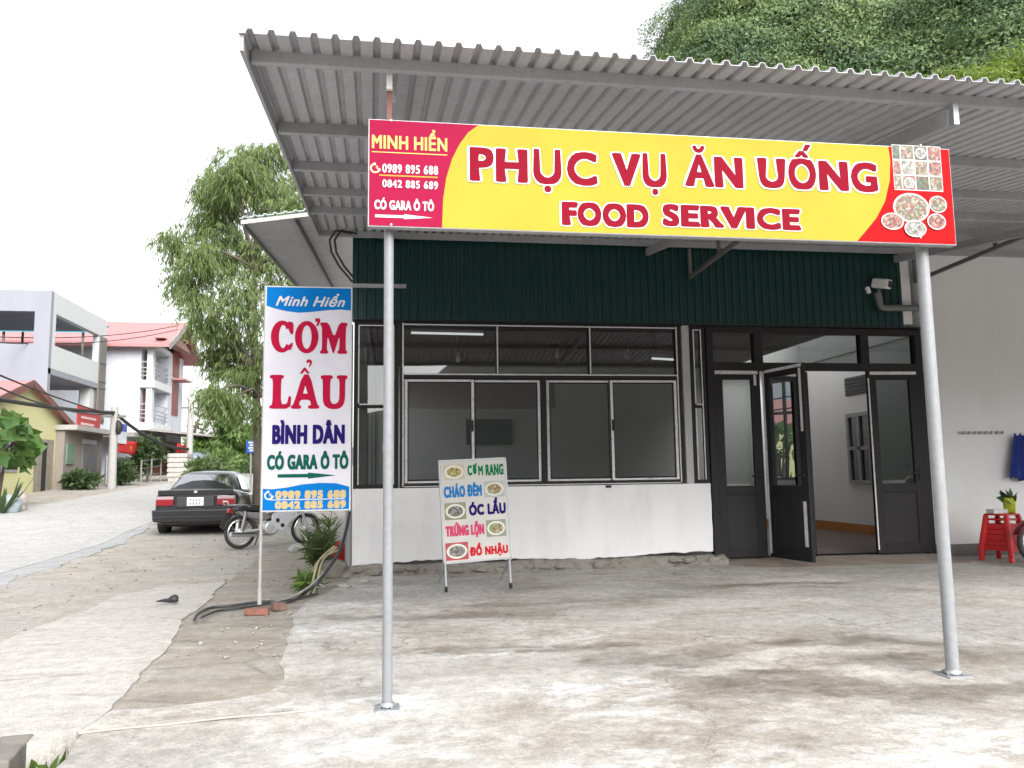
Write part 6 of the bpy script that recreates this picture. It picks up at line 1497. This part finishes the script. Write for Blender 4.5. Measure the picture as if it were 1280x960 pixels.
# big-leaved plant and agave at the left edge
p = onX(6, 600, -9.9); b = Vector((p.x-.15, p.y, gz(p.x, p.y)))
t = thing('bigleaf_plant', 'broad-leaved green shrub in front of the yellow house window', 'plant', b)
mb = MB(); zt_ = onX(10, 520, -9.9).z
for k in range(6): mb.tube([b, b+Vector((rr.uniform(-.2, .2), rr.uniform(-.5, .5), (zt_-b.z)*.5)), b+Vector((rr.uniform(-.4, .4), rr.uniform(-.9, 1.0), (zt_-b.z)*rr.uniform(.7, .98)))], [.05, .04, .02], 6)
mb.build('stem', trunk_m, t)
P = []; D = []
for px, py, r in ((2, 520, 10), (12, 530, 12), (25, 535, 6), (30, 550, 12), (38, 560, 8), (5, 560, 14), (18, 570, 10), (-10, 545, 14), (26, 578, 4)):
    for k in range(16): q = onX(px+rr.uniform(-r, r), py+rr.uniform(-r, r)*.8, -9.9+rr.uniform(-.4, .4)); P.append(tuple(q)); D.append((rr.uniform(.1, .9), rr.uniform(-.9, .5), rr.uniform(-.7, .2)))
leaf_mesh('foliage', leafm('broad_leaf', (.03, .085, .022), (.12, .22, .06), .25, 2), P, D, .42, .36, t, .06)
p = onX(4, 630, -9.6); b = Vector((p.x, p.y, gz(p.x, p.y)))
t = thing('agave', 'dark spiky agave at the left edge beside the road', 'plant', b); mb = MB()
for k in range(16):
    a = k*2.4; r = .35+.15*(k % 3); tip = b+Vector((r*math.cos(a), r*math.sin(a), .9-.12*(k % 4))); m_ = b.lerp(tip, .5)+Vector((.08*math.cos(a), .08*math.sin(a), .04)); s_ = Vector((-math.sin(a), math.cos(a), 0))*.055
    mb.add([b-s_*.5, b+s_*.5, m_+s_, m_-s_, tip], [(0, 1, 2, 3), (3, 2, 4)])
mb.build('leaf', dark_leaf, t, solid=.015)
for k, (px, w, h_, mt_, lab, nm) in enumerate(((14, .55, .45, M('pale_tarp', (.30, .36, .38), .7), 'pale blue-grey covered heap beside the agave', 'covered_heap'), (27, .32, .55, M('speckled_stone', (.33, .30, .27), .9, 0, .5, 9), 'upright speckled stone block beside the covered heap', 'stone_block'))):
    p = onX(px, 631, -9.55); solo(MB().blob((0, 0, h_*.4), .5, 20+k, 3, .12, (w, w, h_*1.1)), nm, mt_, lab, 'heap' if k == 0 else 'stone').location = (p.x, p.y, gz(p.x, p.y))

# ================================================================ HILLS
hill_m = M('hill_undergrowth', (.035, .055, .028), .95, 0, .5, .35)
HCX, HCY, HR, HH = 75, 85, 62, 83
def hz(x, y):
    r = math.hypot(x-HCX, y-HCY)/HR
    if r >= 1: return -1.0
    a = math.atan2(y-HCY, x-HCX)
    k = 1+.07*math.sin(3*a+1)+.05*math.sin(7*a)+.03*math.sin(13*a+2)
    r = min(1, r*k)
    return HH*(1-r**1.7)**.9 + 1.6*math.sin(x*.45)*math.sin(y*.5) + 1.0*math.sin(x*.9+y*.7)
mb = MB(); N = 70; 
for j in range(N+1):
    for i in range(N+1): x = HCX-HR+2*HR*i/N; y = HCY-HR+2*HR*j/N; mb.v.append((x, y, max(-1, hz(x, y))))
mb.f = [(j*(N+1)+i, j*(N+1)+i+1, (j+1)*(N+1)+i+1, (j+1)*(N+1)+i) for j in range(N) for i in range(N)]; mb.sm = [True]*len(mb.f)
struct(mb.build('hill', hill_m))
hill_leaf = [leafm('hill_leaf_mid', (.070, .128, .055), (.175, .262, .102), .2, .12), leafm('hill_leaf_dark', (.040, .078, .042), (.105, .170, .075), .2, .12), leafm('hill_leaf_light', (.10, .15, .055), (.21, .28, .11), .2, .12)]
P = []; D = []; K = []; NN = []; cnt = 0; tries = 0
while cnt < 900 and tries < 80000:
    tries += 1; px = rr.uniform(720, 1340); py = rr.uniform(-80, 125 if cnt < 640 else 330)
    d = ray(px, py); dn = d/math.hypot(d.x, d.y); tt = 15.0; hit = None
    while tt < 150:
        q = O+dn*tt
        if q.z < hz(q.x, q.y): hit = q; break
        tt += .8
    if hit is None: continue
    cnt += 1; R_c = rr.choice((1.2, 1.8, 2.4, 3.2))*rr.uniform(.8, 1.2); m = int(130+R_c*R_c*125)
    dd = rng.normal(size=(m, 3)); dd /= np.linalg.norm(dd, axis=1)[:, None]; dd[:, 2] = np.abs(dd[:, 2])*.95-.15; lump = 1+.16*np.sin(dd[:, :1]*5+cnt)*np.sin(dd[:, 2:]*6+2*cnt)
    pos = np.array(hit)+np.array((0, 0, R_c*.25))+dd*lump*R_c*(.80+.28*rng.random((m, 1)))*np.array((1, 1, .95)); P.append(pos); D.append(rng.normal(size=(m, 3))-np.array((0, 0, .5))); NN.append(dd)
    K.append(np.full(m, rr.choices((0, 1, 2), (.5, .3, .2))[0]))
print('hill crowns', cnt, tries)
P = np.concatenate(P); D = np.concatenate(D); K = np.concatenate(K)
ho = leaf_mesh('hill_forest', hill_leaf[0], P, D, .20+.28*rng.random(len(P)), .09+.12*rng.random(len(P)), Nrm=np.concatenate(NN))
for m_ in hill_leaf[1:]: ho.data.materials.append(m_)
ho.data.polygons.foreach_set('material_index', K.astype(np.int32))
tag(ho, 'dense green forest covering the steep hill behind the eatery', 'forest', kind='stuff')
# brighter trees between the eatery and the hill
lime_leaf = leafm('lime_leaf', (.07, .12, .02), (.22, .29, .05), .4, .5)
for k, (px, py, Y, lab) in enumerate(((1150, 88, 26, 'yellow-green tree rising above the canopy right of centre'), (1235, 82, 25, 'brightest yellow-green tree above the canopy at the right edge'), (1195, 100, 22, 'lower yellow-green tree between the two others above the canopy'), (1290, 70, 27, 'yellow-green tree just past the right edge above the canopy'))):
    p = onY(px, py, Y); zb_ = 0; h_ = p.z*1.06
    bl = [(Vector((p.x+rr.uniform(-1.6, 1.6), p.y+rr.uniform(-1, 1), p.z-.9+rr.uniform(-1.2, .7))), (1.1, 1.1, .6), 1) for _ in range(9)]
    simple_tree('hillside_tree', lab, (p.x, p.y, zb_), h_, 1.6, lime_leaf, 6500, (.20, .085), blobs=bl, group='trees behind the eatery', trunk_r=.15)
# hill ring; unseen part behind the camera added for the windows to mirror
mb = MB(); na, nr = 72, 6; vs = []
for i in range(na+1):
    a = 2*math.pi*i/na; az = math.degrees(a)
    # azimuth clockwise from +y; lower to the north-west where the road runs out
    hgt = (9+7*math.sin(3*a+.5)+5*math.sin(7*a+1)) + (17+3*math.sin(11*a)+2*math.sin(23*a+1) if 105 < az < 255 else 0)  # extra height behind the camera darkens what the windows reflect
    hgt = max(3, hgt)
    if az > 300 or az < 15: hgt *= .45
    for j in range(nr):
        r = 105+j*14; vs.append((r*math.sin(a), r*math.cos(a), -2+ (hgt+3)*math.sin(j/(nr-1)*math.pi/2)+.6*math.sin(i*2.1+j)))
mb.add(vs, [(i*nr+j, (i+1)*nr+j, (i+1)*nr+j+1, i*nr+j+1) for i in range(na) for j in range(nr-1)], True)
struct(mb.build('added_hill_ring', M('hill_ring_green', (.11, .125, .105), .95, 0, .35, .05)))
